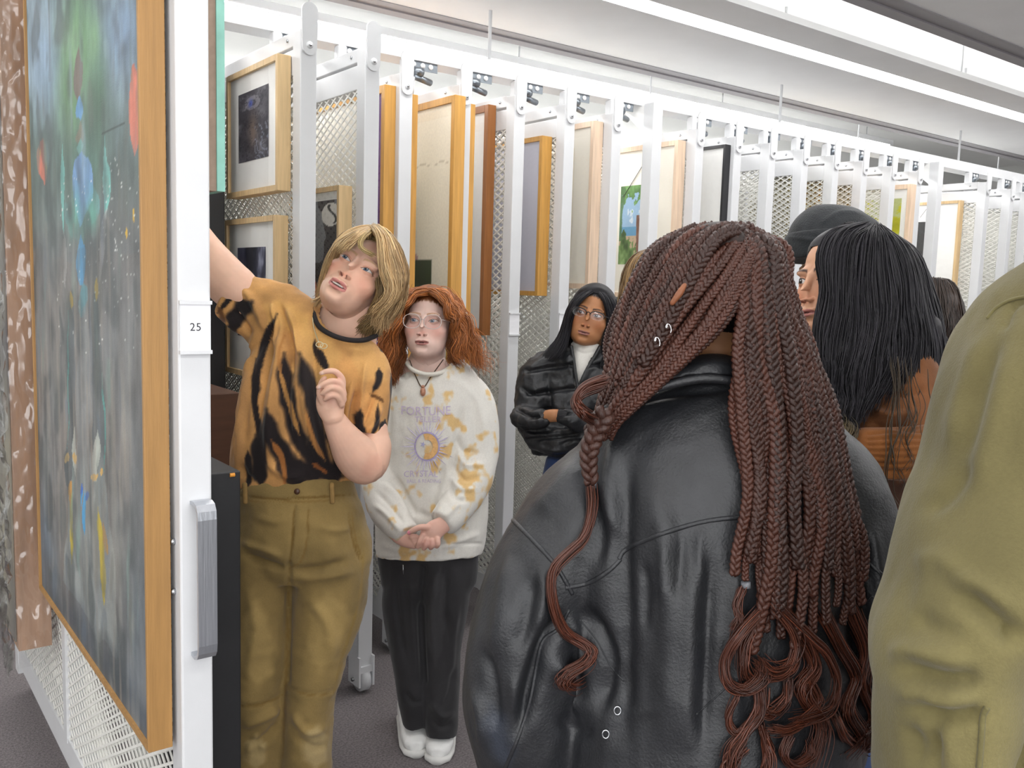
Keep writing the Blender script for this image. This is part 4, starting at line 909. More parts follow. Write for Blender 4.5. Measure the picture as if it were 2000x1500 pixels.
dye = [([(470, 700), (455, 800), (446, 930)], 26, 'b98a5a', .7), ([(690, 680), (720, 700), (750, 740)], 30, 'd3a264', .8), ([(600, 640), (620, 700), (600, 760)], 40, 'd8a866', .7), ([(520, 600), (560, 620), (600, 650)], 30, 'd6a561', .7), ([(560, 760), (590, 830), (620, 900)], 22, 'c9955a', .8),
       ([(542, 612), (520, 660), (505, 720), (500, 790)], 7, BK), ([(500, 700), (496, 760), (508, 850), (520, 905)], 6, BK), ([(555, 690), (556, 760), (575, 830), (600, 900)], 15, BK), ([(585, 690), (600, 740), (612, 800), (618, 850), (640, 910)], 16, BK), ([(620, 680), (630, 700), (640, 725)], 6, BK),
       ([(520, 800), (530, 850), (560, 900), (590, 950)], 17, BK), ([(500, 850), (506, 900), (510, 950)], 14, BK), ([(484, 880), (486, 930), (484, 955)], 6, BK), ([(600, 860), (625, 900), (655, 935)], 22, BK), ([(560, 905), (610, 925), (670, 930)], 16, BK), ([(640, 830), (655, 880), (665, 930)], 10, BK), ([(540, 900), (560, 930), (600, 945)], 12, BK, .9),
       ([(545, 720), (565, 790), (585, 850)], 5, OR, .8), ([(596, 800), (612, 860), (636, 900)], 5, 'b47c44', .9), ([(530, 860), (552, 900), (556, 950)], 6, 'a86b36', .9), ([(610, 905), (625, 915), (640, 925)], 4, '8a5128', .9),
       ([(492, 590), (470, 610), (450, 640)], 17, BK), ([(470, 620), (450, 650), (458, 680)], 9, BK, .95), ([(480, 530), (455, 575), (424, 612)], 5, BK), ([(426, 600), (432, 615), (436, 635)], 6, '6b4526', .9),
       ([(740, 720), (738, 745), (728, 765)], 7, BK), ([(764, 730), (767, 780), (758, 840)], 5, BK), ([(704, 800), (700, 830), (715, 850)], 10, BK), ([(738, 790), (735, 830), (724, 852)], 5, BK), ([(752, 820), (745, 850), (738, 862)], 7, BK), ([(722, 770), (740, 778), (750, 786)], 4, '5a3a20', .8), ([(730, 660), (745, 676), (752, 690)], 5, BK), ([(615, 660), (618, 690), (640, 726)], 5, BK, .9), ([(688, 740), (670, 790), (680, 840)], 3, 'a87a44', .8), ([(560, 640), (545, 690), (548, 730)], 4, 'a87440', .8)]
torso1 = loft_px([(668, 640, D1+.0, 66, .070), (650, 675, D1+.0, 116, .095), (624, 722, D1, 134, .112), (598, 775, D1-.01, 128, .118), (580, 840, D1-.01, 123, .112), (568, 900, D1, 122, .108), (570, 948, D1, 116, .102)], n=40, seg=5, round_ends=False)
sl1 = loft_px([(585, 665, D1, 84, .085), (528, 618, D1, 70, .07), (484, 590, D1, 60, .06), (452, 570, D1, 52, .056)], round_ends=False); sl2 = loft_px([(690, 690, D1-.0, 46, .06), (712, 716, D1-.0, 52, .068), (723, 752, D1-.01, 46, .066), (724, 800, D1-.01, 42, .062), (718, 850, D1-.015, 39, .058)], round_ends=False)
def neck_hole(c):
    pr = proj(c); return ~((np.hypot((pr[:, 0]-680)*.88+(pr[:, 1]-627)*.47, ((pr[:, 1]-627)*.88-(pr[:, 0]-680)*.47)*1.6) < 60) & (pr[:, 1] < 668))
cloth('t_shirt', [torso1, sl1, sl2], cotton, p1, .0045, 5, sh_str, wr=[((10, 10, 3.2), .010, 3), ((30, 30, 12), .0015, 5)], color=lambda V: paint(V, 'c6935a', dye, 4, .14, 18, soft=.5), cut=neck_hole)
# collar band and necklace
def ring_px(rows, r, n=8): return tube_geo(np.array([P(*q) for q in rows]), r, n)
V, F = ring_px(catmull([(610, 604, D1-.05), (622, 636, D1-.085), (650, 655, D1-.10), (682, 664, D1-.10), (712, 664, D1-.08), (736, 655, D1-.03)], 40), .0065)
meshobj('collar', V, F, mat('black_rib', '262122', .9, var=.2, vscale=90, bump=.3, bscale=500), p1, True, local=p1.location)
V, F = ring_px(catmull([(610, 612, D1-.06), (613, 640, D1-.095), (622, 668, D1-.125)], 24), .0016); V2, F2 = ring_px(catmull([(640, 672, D1-.13), (660, 668, D1-.122), (690, 668, D1-.11), (735, 664, D1-.06)], 24), .0010)
ch = MB(); ch.add(V, F)
for cx, cy in ((624, 673), (632, 676)):
    a = np.linspace(0, 2*pi, 20); V3, F3 = tube_geo(np.array([P(cx+7*cos(q), cy+5*sin(q), D1-.132) for q in a]), .0013, 5, False); ch.add(V3, F3)
o = ch.build('necklace', mat('pale_gold', 'd9cfae', .3, .8, var=.05), p1, True); o.data.transform(Matrix.Translation(-p1.location))
# trousers
TW = '877145'
pt_str = [([(575, 990), (570, 1050), (563, 1105)], 3, -.006, 'line'), ([(600, 990), (598, 1060), (585, 1100), (563, 1112)], 3, -.0025, 'line'), ([(565, 1105), (564, 1200), (560, 1330)], 5, -.010, 'line'), ([(470, 1080), (520, 1100), (560, 1112)], 5.95, -0.0170), ([(470, 1060), (520, 1075), (555, 1090)], 5.95, 0.0119), ([(570, 1115), (620, 1110), (680, 1095)], 6.8, -0.0136), ([(575, 1130), (630, 1128), (690, 1115)], 7.65, 0.0102),
          ([(680, 1010), (690, 1060), (704, 1095)], 3, -.004, 'line'), ([(600, 1160), (640, 1220), (650, 1290)], 11.9, 0.0102), ([(480, 1140), (500, 1230), (480, 1330)], 11.9, 0.0102), ([(466, 1378), (510, 1376), (558, 1352)], 3, -.004, 'line'), ([(564, 1344), (610, 1356), (652, 1350)], 3, -.004, 'line'), ([(470, 1420), (520, 1400), (550, 1380)], 7.65, 0.0136), ([(480, 1450), (520, 1440), (545, 1410)], 6.8, -0.0136), ([(570, 1390), (600, 1430), (640, 1420)], 7.65, 0.0119), ([(575, 1440), (610, 1460), (640, 1460)], 6.8, -0.0119), ([(480, 1480), (500, 1440), (520, 1470)], 6.8, 0.0102), ([(466, 970), (560, 976), (690, 968)], 2.5, -.004, 'line'), ([(500, 1010), (540, 1020), (565, 1010)], 6.8, 0.0051), ([(620, 1030), (660, 1035), (690, 1030)], 6.8, 0.0068)]
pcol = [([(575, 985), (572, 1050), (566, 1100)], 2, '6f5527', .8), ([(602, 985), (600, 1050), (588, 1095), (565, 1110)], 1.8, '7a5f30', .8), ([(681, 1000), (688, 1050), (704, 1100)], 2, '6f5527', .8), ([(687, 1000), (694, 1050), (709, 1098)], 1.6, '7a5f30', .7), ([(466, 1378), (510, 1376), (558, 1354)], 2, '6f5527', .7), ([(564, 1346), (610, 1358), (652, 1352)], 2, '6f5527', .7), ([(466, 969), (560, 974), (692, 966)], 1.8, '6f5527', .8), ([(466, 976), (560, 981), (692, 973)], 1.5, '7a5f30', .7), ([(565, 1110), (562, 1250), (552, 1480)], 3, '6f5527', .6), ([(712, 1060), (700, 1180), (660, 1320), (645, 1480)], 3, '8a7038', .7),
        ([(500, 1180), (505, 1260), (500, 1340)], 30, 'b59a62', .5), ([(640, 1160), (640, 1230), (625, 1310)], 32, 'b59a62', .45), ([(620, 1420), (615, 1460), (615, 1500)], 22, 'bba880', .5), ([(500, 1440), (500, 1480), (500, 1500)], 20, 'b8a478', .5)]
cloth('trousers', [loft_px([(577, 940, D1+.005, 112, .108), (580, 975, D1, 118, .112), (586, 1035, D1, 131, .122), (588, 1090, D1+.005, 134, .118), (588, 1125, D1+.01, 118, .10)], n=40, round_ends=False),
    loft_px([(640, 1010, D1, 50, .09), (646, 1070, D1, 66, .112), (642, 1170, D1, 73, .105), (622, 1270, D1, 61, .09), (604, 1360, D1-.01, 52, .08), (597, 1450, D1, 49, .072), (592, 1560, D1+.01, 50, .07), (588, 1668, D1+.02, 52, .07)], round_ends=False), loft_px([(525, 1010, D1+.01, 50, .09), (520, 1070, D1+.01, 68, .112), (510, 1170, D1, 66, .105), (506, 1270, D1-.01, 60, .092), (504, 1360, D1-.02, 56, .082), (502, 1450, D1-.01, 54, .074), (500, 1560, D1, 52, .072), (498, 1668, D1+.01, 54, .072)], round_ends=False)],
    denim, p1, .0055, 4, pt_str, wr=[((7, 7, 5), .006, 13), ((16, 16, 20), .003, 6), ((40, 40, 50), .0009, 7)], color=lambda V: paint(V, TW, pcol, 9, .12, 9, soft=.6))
for x0 in (478, 648):
    V, F = loft_px([(x0, 945, D1-.108, 5, .004), (x0+1, 982, D1-.113, 5, .004)], n=8); meshobj('belt_loop', V, F, mat('twill_loops', '86693a', .85, var=.2, vscale=80), p1, True, local=p1.location)
V, F = ball_px(580, 960, D1-.116, 6, 6, .004); meshobj('button', V, F, mat('brown_button', '4a2f1f', .4, var=.1), p1, True, local=p1.location)
for sx in (500, 590):
    b = P(sx, 1690, D1); b[2] = 0
    V, F = join([loft([b+np.array([-CF[0]*t, -CF[1]*t, z0]) for t, z0 in ((-.10, .045), (-.03, .06), (.05, .05), (.11, .035), (.15, .025))], [CR*w for w in (.03, .042, .045, .045, .03)], [np.array([0, 0, h]) for h in (.045, .06, .05, .035, .024)], 16)])
    meshobj('shoe', V, F, mat('dark_shoe', '2a2624', .6, var=.1), p1, True, local=p1.location)
# hair
HB = D1-.02
cap = hair_cap(h1, .012, lambda V: np.clip((V[:, 2]*.9+V[:, 1]*.85-.030)*40, 0, 1)*np.clip((V[:, 2]+.07)*60, 0, 1), hair_m, p1, '8f7442')
sheets = [dict(w=1.3, wave=(.002, 1.0), jit=.0022, r=.0012, g=[gpx(g, HB) for g in (
      [(722, 446, -.03), (690, 450, -.07), (662, 468, -.095), (645, 492, -.085), (634, 522, -.07), (624, 560, -.05), (616, 586, -.04)],
      [(724, 446, -.04), (694, 454, -.095), (668, 470, -.115), (655, 482, -.118), (650, 490, -.112)],
      [(726, 446, -.05), (702, 456, -.11), (682, 470, -.128), (670, 481, -.13), (664, 490, -.126)],
      [(728, 447, -.05), (708, 458, -.115), (692, 472, -.13), (684, 481, -.132), (680, 488, -.13)])]),
  dict(w=.14, wave=(.001, 1.0), jit=.0022, r=.0011, tint='a08a58', g=[gpx(g, HB) for g in (
      [(728, 447, -.05), (712, 458, -.115), (702, 470, -.13), (702, 482, -.134), (714, 492, -.132), (728, 498, -.125)], [(729, 447, -.05), (716, 460, -.115), (708, 472, -.13), (710, 484, -.134), (722, 492, -.13), (736, 500, -.12)])]),
  dict(w=2.3, wave=(.0055, 2.0), jit=.0045, r=.0011, cut=.25, g=[gpx(g, HB) for g in (
      [(728, 446, -.05), (738, 462, -.10), (744, 490, -.115), (749, 530, -.11), (756, 562, -.10), (752, 588, -.09), (738, 606, -.085), (724, 618, -.08)],
      [(730, 446, -.04), (748, 464, -.09), (758, 500, -.105), (766, 540, -.10), (766, 574, -.085), (752, 600, -.08), (738, 622, -.07), (732, 642, -.065)],
      [(733, 446, -.02), (760, 468, -.065), (774, 510, -.075), (782, 548, -.065), (778, 582, -.055), (762, 606, -.05), (748, 626, -.045), (746, 646, -.045)],
      [(733, 447, .0), (766, 468, -.02), (784, 505, -.02), (793, 545, -.01), (789, 580, -.01), (774, 604, -.01), (760, 622, -.01), (764, 642, -.01)])]),
  dict(w=1.1, wave=(.005, 1.8), jit=.004, r=.0012, tint='6e5a38', g=[gpx(g, HB) for g in (
      [(738, 545, -.07), (738, 580, -.06), (726, 606, -.045), (710, 630, -.03), (696, 650, -.02)], [(748, 540, -.05), (750, 580, -.05), (740, 610, -.04), (726, 636, -.03), (714, 656, -.02)], [(757, 540, -.03), (764, 584, -.03), (754, 614, -.02), (740, 640, -.01), (734, 656, .0)], [(720, 560, .03), (722, 595, .03), (712, 625, .02), (698, 650, .02)])]),
  dict(w=1.0, jit=.003, wave=(.003, 1), r=.0013, g=[gpx(g, HB) for g in ([(728, 444, .02), (700, 445, -.02), (668, 458, -.05), (648, 486, -.045), (632, 528, -.03), (622, 572, -.02), (610, 582, -.02)], [(730, 444, .03), (752, 450, .02), (774, 476, .03), (788, 520, .03), (790, 560, .04), (776, 600, .04)], [(730, 446, .06), (766, 468, .08), (786, 530, .09), (778, 590, .09), (756, 630, .07)], [(720, 448, .08), (740, 478, .12), (760, 560, .14), (745, 630, .12)])]),
  dict(w=.12, jit=.002, wave=(.001, 1), r=.0009, g=[gpx(g, HB) for g in ([(640, 545, -.05), (630, 570, -.05), (620, 582, -.05), (606, 584, -.05)], [(650, 550, -.05), (636, 578, -.05), (624, 592, -.05), (616, 606, -.04)])])]
hs = strands(sheets, 620, .0013, 16, 3, cols=('d0b183', '8c6d47'), sides=4)
hair_obj('hair', [cap, hs], hair_m, p1)
# ------------------------------------------------------------------ red-haired person in the sweatshirt
D2 = 3.12
p2 = person('person with long curly red hair, clear glasses and a white and ochre tie-dye sweatshirt', 835, 1300, D2)
SK2 = 'e6c6ba'
h2 = dict(at=(838, 631, D2-.02), roll=3, pitch=2, yaw=-7, scale=1.05, skin=SK2, lip='b0746e', iris='7f97ad', brow='9a6a44', browop=.6, lash='6b4434', gaze=(-.0022, .0008), eye=(.0060, .0044), blush=.5, jaw=1.06, neckpx=(833, 735, D2+.02), hairc='6a3818', hairline=.0)
hv, hf, hc = place_head(h2)
nk = skin_piece([loft_px([(834, 700, D2+.01, 36, .05), (834, 722, D2+.01, 52, .055), (838, 748, D2+.02, 66, .06), (840, 800, D2+.02, 60, .06)])], SK2, .006, 3)
HC = D2-.20
hnd = [loft_px([(880, 1012, HC+.03, 17), (866, 1024, HC+.01, 17, .018), (848, 1036, HC, 20, .016), (838, 1050, HC, 21, .014)], seg=5)]
for k, (a, b, c) in enumerate((((825, 1046), (820, 1058), (816, 1068)), ((834, 1054), (832, 1064), (828, 1071)), ((844, 1056), (844, 1065), (841, 1070)), ((854, 1053), (855, 1062), (853, 1067)))):
    hnd.append(loft_px([(a[0], a[1], HC-.012, 6.2), (b[0], b[1], HC-.016, 5.8), (c[0], c[1], HC-.006, 5.0)], n=12, seg=4))
hnd.append(loft_px([(836, 1030, HC-.008, 7), (820, 1030, HC-.014, 6.2), (806, 1036, HC-.014, 5.6), (798, 1041, HC-.012, 4.4)], n=12, seg=4))
hnd += [loft_px([(778, 1046, HC+.03, 15), (792, 1054, HC+.02, 15, .015), (812, 1058, HC+.012, 15, .014)], seg=4)]
for k in range(4): hnd.append(loft_px([(804+k*3, 1050+k*5, HC+.004, 5.0), (822+k*3, 1050+k*5, HC+.006, 4.8), (836+k*2, 1050+k*4, HC+.02, 4.4)], n=12, seg=3))
hand_p = skin_piece(hnd, 'd6aa9a', .0022, 3, tints=[([(820, 1062), (855, 1062)], 8, 'c08a80', .4), ([(797, 1041), (800, 1040)], 4.5, 'e585a5', .95), ([(840, 1040), (860, 1040)], 8, 'd6ab9b', .4)])
core = skin_piece([loft_px([(840, 780, D2+.02, 70, .07), (842, 900, D2+.02, 75, .08), (838, 1080, D2+.02, 78, .08)], n=18)], SK2, .016, 2)
e1, ef = ear_geo(h2, 1); e2, _ = ear_geo(h2, -1)
body_obj(p2, [(hv, hf), nk[:2], hand_p[:2], core[:2], (loc2w(h2, e1), ef), (loc2w(h2, e2), ef)], [hc, nk[2], hand_p[2], core[2], np.tile(hexrgb(SK2), (len(e1), 1)), np.tile(hexrgb(SK2), (len(e1), 1))])
sw_str = [([(905, 790), (890, 870), (880, 940)], 7, -.012), ([(893, 850), (905, 880), (935, 885)], 5, -.010), ([(890, 880), (910, 910), (945, 905)], 5, .011), ([(885, 905), (905, 935), (940, 930)], 5, -.011), ([(880, 930), (900, 955), (930, 955)], 5, .011), ([(878, 950), (892, 975), (915, 978)], 5, -.009), ([(900, 980), (880, 1000), (868, 1012)], 5, .008),
          ([(745, 940), (775, 970), (800, 1010)], 6, .011), ([(735, 960), (765, 990), (790, 1025)], 5, -.010), ([(730, 985), (755, 1005), (782, 1038)], 5, .010), ([(770, 930), (800, 985), (815, 1010)], 7, -.014), ([(870, 900), (850, 970), (840, 1008)], 7, -.012), ([(815, 1000), (835, 1008), (850, 1005)], 7, -.010), ([(860, 1070), (900, 1055), (940, 1040)], 6, .008), ([(740, 1060), (780, 1075), (820, 1078)], 6, .006),
          ([(860, 740), (900, 750), (940, 790)], 6, .004), ([(780, 740), (760, 790), (755, 860)], 8, -.008), ([(925, 770), (945, 830), (945, 890)], 8, .006), ([(735, 1093), (790, 1088), (850, 1064), (940, 1062)], 2.5, -.005, 'line')]
def dye2(V):
    n = fbm(V*np.array([24, 24, 21.0]), 41, 3); n2 = fbm(V*8, 43, 2); c = np.tile(hexrgb('dcd9d2'), (len(V), 1))
    return blend(c, hexrgb('d9ab62'), np.clip((n-.22+n2*.3)*2.2, 0, .72))
sw_l = [loft_px([(836, 716, D2, 52, .062), (842, 738, D2, 86, .085), (846, 775, D2, 100, .105), (847, 850, D2, 106, .12), (845, 950, D2, 110, .125), (841, 1035, D2, 107, .122), (838, 1068, D2, 104, .120), (838, 1084, D2, 102, .12)], n=36, round_ends=False),
        loft_px([(895, 750, D2, 36, .07), (918, 780, D2, 42, .068), (936, 835, D2-.01, 38, .065), (938, 900, D2-.03, 36, .065), (912, 965, D2-.09, 37, .062), (880, 1004, D2-.15, 32, .05), (862, 1020, D2-.18, 25, .042)], round_ends=False),
        loft_px([(800, 750, D2, 36, .07), (775, 780, D2, 42, .068), (752, 840, D2-.01, 38, .065), (738, 910, D2-.03, 36, .065), (752, 980, D2-.09, 36, .062), (778, 1026, D2-.15, 30, .05), (796, 1044, D2-.18, 24, .042)], round_ends=False)]
def hem2(c):
    pr = proj(c); x, y = pr[:, 0], pr[:, 1]
    hole = (np.hypot((x-836)/46, (y-700)/30) < 1)
    return ~hole
sweat = cloth('sweatshirt', sw_l, fleece, p2, .0045, 4, sw_str, wr=[((10, 10, 5), .006, 8), ((30, 30, 20), .0016, 5)], color=dye2, cut=hem2)
bv2 = bvh(sweat)
V, F = tube_geo(np.array([P(x, y, d) for x, y, d in catmull([(792, 706, D2-.03), (806, 722, D2-.075), (832, 731, D2-.09), (860, 728, D2-.082), (882, 716, D2-.04)], 36)]), .008, 8); meshobj('neck_rib', V, F, mat('ivory_rib', 'dedad0', .9, var=.06, vscale=200, bump=.3, bscale=500), p2, True, local=p2.location)
# print on the chest
def print_text(name, s, cx, cy, w, h, col, root, bv, arc=0.0, rot=0.0, off=.004):
    cu = bpy.data.curves.new('t', 'FONT'); cu.body = s; cu.align_x = 'CENTER'; cu.align_y = 'CENTER'; cu.size = 1.0; cu.resolution_u = 2
    to = bpy.data.objects.new('t', cu); COL.objects.link(to); dg = bpy.context.evaluated_depsgraph_get(); me = bpy.data.meshes.new_from_object(to.evaluated_get(dg)); bpy.data.objects.remove(to)
    bm = bmesh.new(); bm.from_mesh(me); bmesh.ops.triangulate(bm, faces=bm.faces[:]); bmesh.ops.subdivide_edges(bm, edges=bm.edges[:], cuts=1); bm.verts.index_update()
    co = np.array([v.co[:] for v in bm.verts]); F = [tuple(v.index for v in f.verts) for f in bm.faces]; bm.free()
    mn, mx = co.min(0), co.max(0); co = (co-(mn+mx)/2)/(mx-mn+1e-9)
    X = cx+co[:, 0]*w; Y = cy-co[:, 1]*h+arc*(co[:, 0]*2)**2+rot*co[:, 0]*w
    V = [onsurf(bv, a, b, off, D2-.12) for a, b in zip(X, Y)]
    return meshobj(name, V, F, mat('print_'+col, col, .8, var=.15, vscale=120), root, False, local=root.location)
o = print_text('print_lettering', 'FORTUNE', 832, 803, 96, 17, 'c3b4cd', p2, bv2, -2)
print_text('print_lettering', 'TELLER', 836, 819, 52, 11, 'c3b4cd', p2, bv2); print_text('print_lettering', 'CRYSTAL', 822, 925, 66, 12, 'c3b6d0', p2, bv2, 1); print_text('print_lettering', 'BALL & READING', 828, 939, 66, 7, 'c4b9d0', p2, bv2, 1)
def proj_mesh(name, polys, col, off=.0035):
    V = []; F = []
    for poly in polys:
        n = len(V); V += [onsurf(bv2, a, b, off, D2-.12) for a, b in poly]; F.append(list(range(n, n+len(poly))))
    return meshobj(name, V, F, mat('print_'+col, col, .8, var=.2, vscale=150), p2, False, local=p2.location)
sx, sy = 834, 872; rays = []; rays2 = []
for k in range(36):
    a = 2*pi*k/36; L = (58, 44, 64, 48)[k % 4]; w = .042
    q = lambda r, t: (sx+r*cos(t)*.86, sy+r*sin(t))
    (rays if k % 2 else rays2).append([q(29, a-w), q(29, a+w), q(L*.7, a+w*.7), q(L, a), q(L*.7, a-w*.7)])
proj_mesh('sun_ray_print', rays, 'c2bbd6'); proj_mesh('sun_ray_print', rays2, 'd2cadd')
dsc = lambda r0, r1, a0, a1, ox=0, n=18: [[(sx+ox+r1*cos(a0+(a1-a0)*i/n)*.86, sy+r1*sin(a0+(a1-a0)*i/n)), (sx+ox+r1*cos(a0+(a1-a0)*(i+1)/n)*.86, sy+r1*sin(a0+(a1-a0)*(i+1)/n)), (sx+ox+r0*cos(a0+(a1-a0)*(i+1)/n)*.86, sy+r0*sin(a0+(a1-a0)*(i+1)/n)), (sx+ox+r0*cos(a0+(a1-a0)*i/n)*.86, sy+r0*sin(a0+(a1-a0)*i/n))] for i in range(n)]
proj_mesh('sun_ring_print', dsc(26, 29, 0, 2*pi, n=36), 'a89cc4'); proj_mesh('moon_print', dsc(13, 25, -1.9, 1.9), 'd8ab72', .0042)
proj_mesh('star_print', [[(sx-8+(6 if i % 2 == 0 else 2.5)*cos(i*pi/5), sy-4+(6 if i % 2 == 0 else 2.5)*sin(i*pi/5)) for i in range(10)]], 'a9a9cc', .0045)
# necklace
V, F = tube_geo(np.array([onsurf(bv2, x, y, .004, D2-.07) for x, y in catmull([(800, 703), (812, 735), (826, 757), (842, 735), (866, 702)], 30)]), .0018, 6); nl = meshobj('necklace', V, F, mat('brown_cord', '4a3a2c', .7, var=.1), p2, True, local=p2.location)
pd = onsurf(bv2, 826, 764, .010); V, F = join([(np.array(ball_px(826, 765, np.dot(pd-CC, CF), 5.5, 9, .008)[0]), ball_px(826, 765, 3, 5.5, 9, .008)[1]), ball_px(826, 755, np.dot(pd-CC, CF), 4, 3, .006)])
o = meshobj('pendant', V, F, mat('copper_stone', 'b9856c', .35, .2, var=.3, vscale=120), nl, True, local=p2.location)
# velour trousers
vst = [([(828, 1110), (822, 1200), (828, 1330)], 6, -.016, 'line'), ([(800, 1120), (808, 1220), (815, 1330)], 7, .010), ([(855, 1100), (845, 1180), (848, 1300)], 7, .012), ([(880, 1100), (868, 1180), (880, 1260)], 7, -.010), ([(895, 1180), (885, 1240), (880, 1330)], 6, .010), ([(885, 1300), (880, 1350), (860, 1390)], 6, -.010), ([(790, 1350), (805, 1370), (825, 1370)], 5, -.008), ([(840, 1370), (865, 1400), (890, 1390)], 6, .009), ([(838, 1400), (860, 1420), (888, 1412)], 5, -.008), ([(770, 1130), (780, 1220), (795, 1300)], 6, -.008)]
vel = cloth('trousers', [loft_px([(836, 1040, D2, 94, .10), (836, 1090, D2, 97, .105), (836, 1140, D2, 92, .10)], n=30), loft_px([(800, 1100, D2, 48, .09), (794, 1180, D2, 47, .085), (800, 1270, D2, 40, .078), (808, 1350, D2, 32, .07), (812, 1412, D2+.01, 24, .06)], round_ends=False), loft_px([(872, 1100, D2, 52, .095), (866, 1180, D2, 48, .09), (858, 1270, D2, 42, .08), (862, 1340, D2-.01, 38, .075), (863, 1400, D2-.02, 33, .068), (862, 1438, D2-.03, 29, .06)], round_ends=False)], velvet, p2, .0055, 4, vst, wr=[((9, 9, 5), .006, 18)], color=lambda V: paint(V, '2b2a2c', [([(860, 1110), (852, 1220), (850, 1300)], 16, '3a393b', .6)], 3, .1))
V, F = tube_geo(np.array([P(787, 1103, D2-.115), P(788, 1122, D2-.113)]), .002, 6); meshobj('drawcord_tip', V, F, chrome, p2, True, local=p2.location)
# white trainers
sn = mat('white_trainer', 'e8e8e6', .55, var=.05, vscale=40, bump=.1, bscale=120); sn2 = mat('trainer_sole', 'd6d5d2', .6, var=.05)
for sxp, syp, dd, yaw in ((806, 1450, 3.14, .25), (861, 1462, 3.10, -.05)):
    g = onpl(sxp, syp, 2, 0.0); f = -(np.array([CF[0], CF[1], 0])/np.hypot(CF[0], CF[1])); f = np.array([f[0]*cos(yaw)-f[1]*sin(yaw), f[0]*sin(yaw)+f[1]*cos(yaw), 0]); s_ = np.array([-f[1], f[0], 0]); Z = np.array([0, 0, 1.0]); g = g-f*.02
    V, F = loft([g+f*t+Z*z for t, z in ((-.17, .05), (-.13, .065), (-.07, .068), (.0, .055), (.06, .045), (.10, .04), (.12, .034))], [s_*w for w in (.026, .038, .043, .047, .049, .042, .022)], [Z*h for h in (.04, .052, .054, .042, .034, .028, .016)], 22, 2.3)
    V, F, e = remesh(V, F, .004, 4); sh = meshobj('shoe', V, F, sn, p2, True, local=p2.location)
    V, F = loft([g+f*t+Z*.012 for t in (-.18, -.15, -.07, .0, .06, .11, .132)], [s_*w for w in (.022, .038, .043, .049, .052, .044, .018)], [Z*.012]*7, 22, 3.0); meshobj('sole', V, F, sn2, sh, True, local=p2.location)
    pts = [g+f*(.07-.03*abs(t)**2)+s_*(.036*t)+Z*(.058+.012*(1-abs(t))+.004*cos(t*9)) for t in np.linspace(-1, 1, 20)]; V, F = tube_geo(np.array(pts), .003, 6); meshobj('toe_seam', V, F, sn2, sh, True, local=p2.location)
# glasses
def glasses(root, o, rx, rz, cx, cz, y, fr, lens, r=.0016, rim='full', wide=1.0):
    g = None
    for sg in (-1, 1):
        a = np.linspace(0, 2*pi, 30); e = 2.3
        ring = np.stack([sg*cx+rx*np.sign(np.cos(a))*np.abs(np.cos(a))**(2/e), y+.10*np.abs(sg*cx+rx*np.cos(a))**1.0*.25-.003+.0*a, cz+rz*np.sign(np.sin(a))*np.abs(np.sin(a))**(2/e)], -1)
        if rim == 'half': sel = (a < pi+.25) | (a > 2*pi-.25); idx = np.r_[np.where(a > 2*pi-.25)[0], np.where(a < pi+.25)[0]]; rr = ring[idx]
        else: rr = ring
        V, F = tube_geo(loc2w(o, rr), r, 6, rim == 'half')
        if g is None: g = meshobj('glasses', V, F, fr, root, True, local=root.location); par = g
        else: meshobj('rim', V, F, fr, g, True, local=root.location)
        V = loc2w(o, ring[:-1]); meshobj('lens', V, [list(range(len(V)))], lens, g, False, local=root.location)
        tm = np.array([(sg*(cx+rx), y+.012, cz+rz*.4), (sg*(cx+rx+.008), y+.02, cz+rz*.4), (sg*.079, -.03, cz+rz*.3), (sg*.080, .01, cz)]); V, F = tube_geo(loc2w(o, catmull(tm, 14)), r, 6); meshobj('temple', V, F, fr, g, True, local=root.location)
    V, F = tube_geo(loc2w(o, catmull(np.array([(-cx+rx, y+.002, cz+.004), (0, y-.006, cz+.008), (cx-rx, y+.002, cz+.004)]), 10)), r, 6); meshobj('bridge', V, F, fr, g, True, local=root.location)
clear = mat('clear_acetate', 'cfc3bf', .15, spec=.8, coat=.5, var=.02); lens_m = glassmat('lens', (.97, .95, .97), 0, .05)
glasses(p2, h2, .028, .0225, .0335, -.006, -.100, clear, lens_m, .0012)
MBx = MB()
for sg in (1,):
    q = loc2w(h2, [(sg*.080, .0, -.045)])[0]; a = np.linspace(0, 2*pi, 18); V, F = tube_geo(np.array([q+CR*.007*np.cos(t)-CU*.008*(1+np.sin(t)) for t in a]), .0012, 6, False); MBx.add(V, F)
o = MBx.build('earring', mat('silver', 'c9c9cc', .25, .9, var=.03), p2, True); o.data.transform(Matrix.Translation(-p2.location))
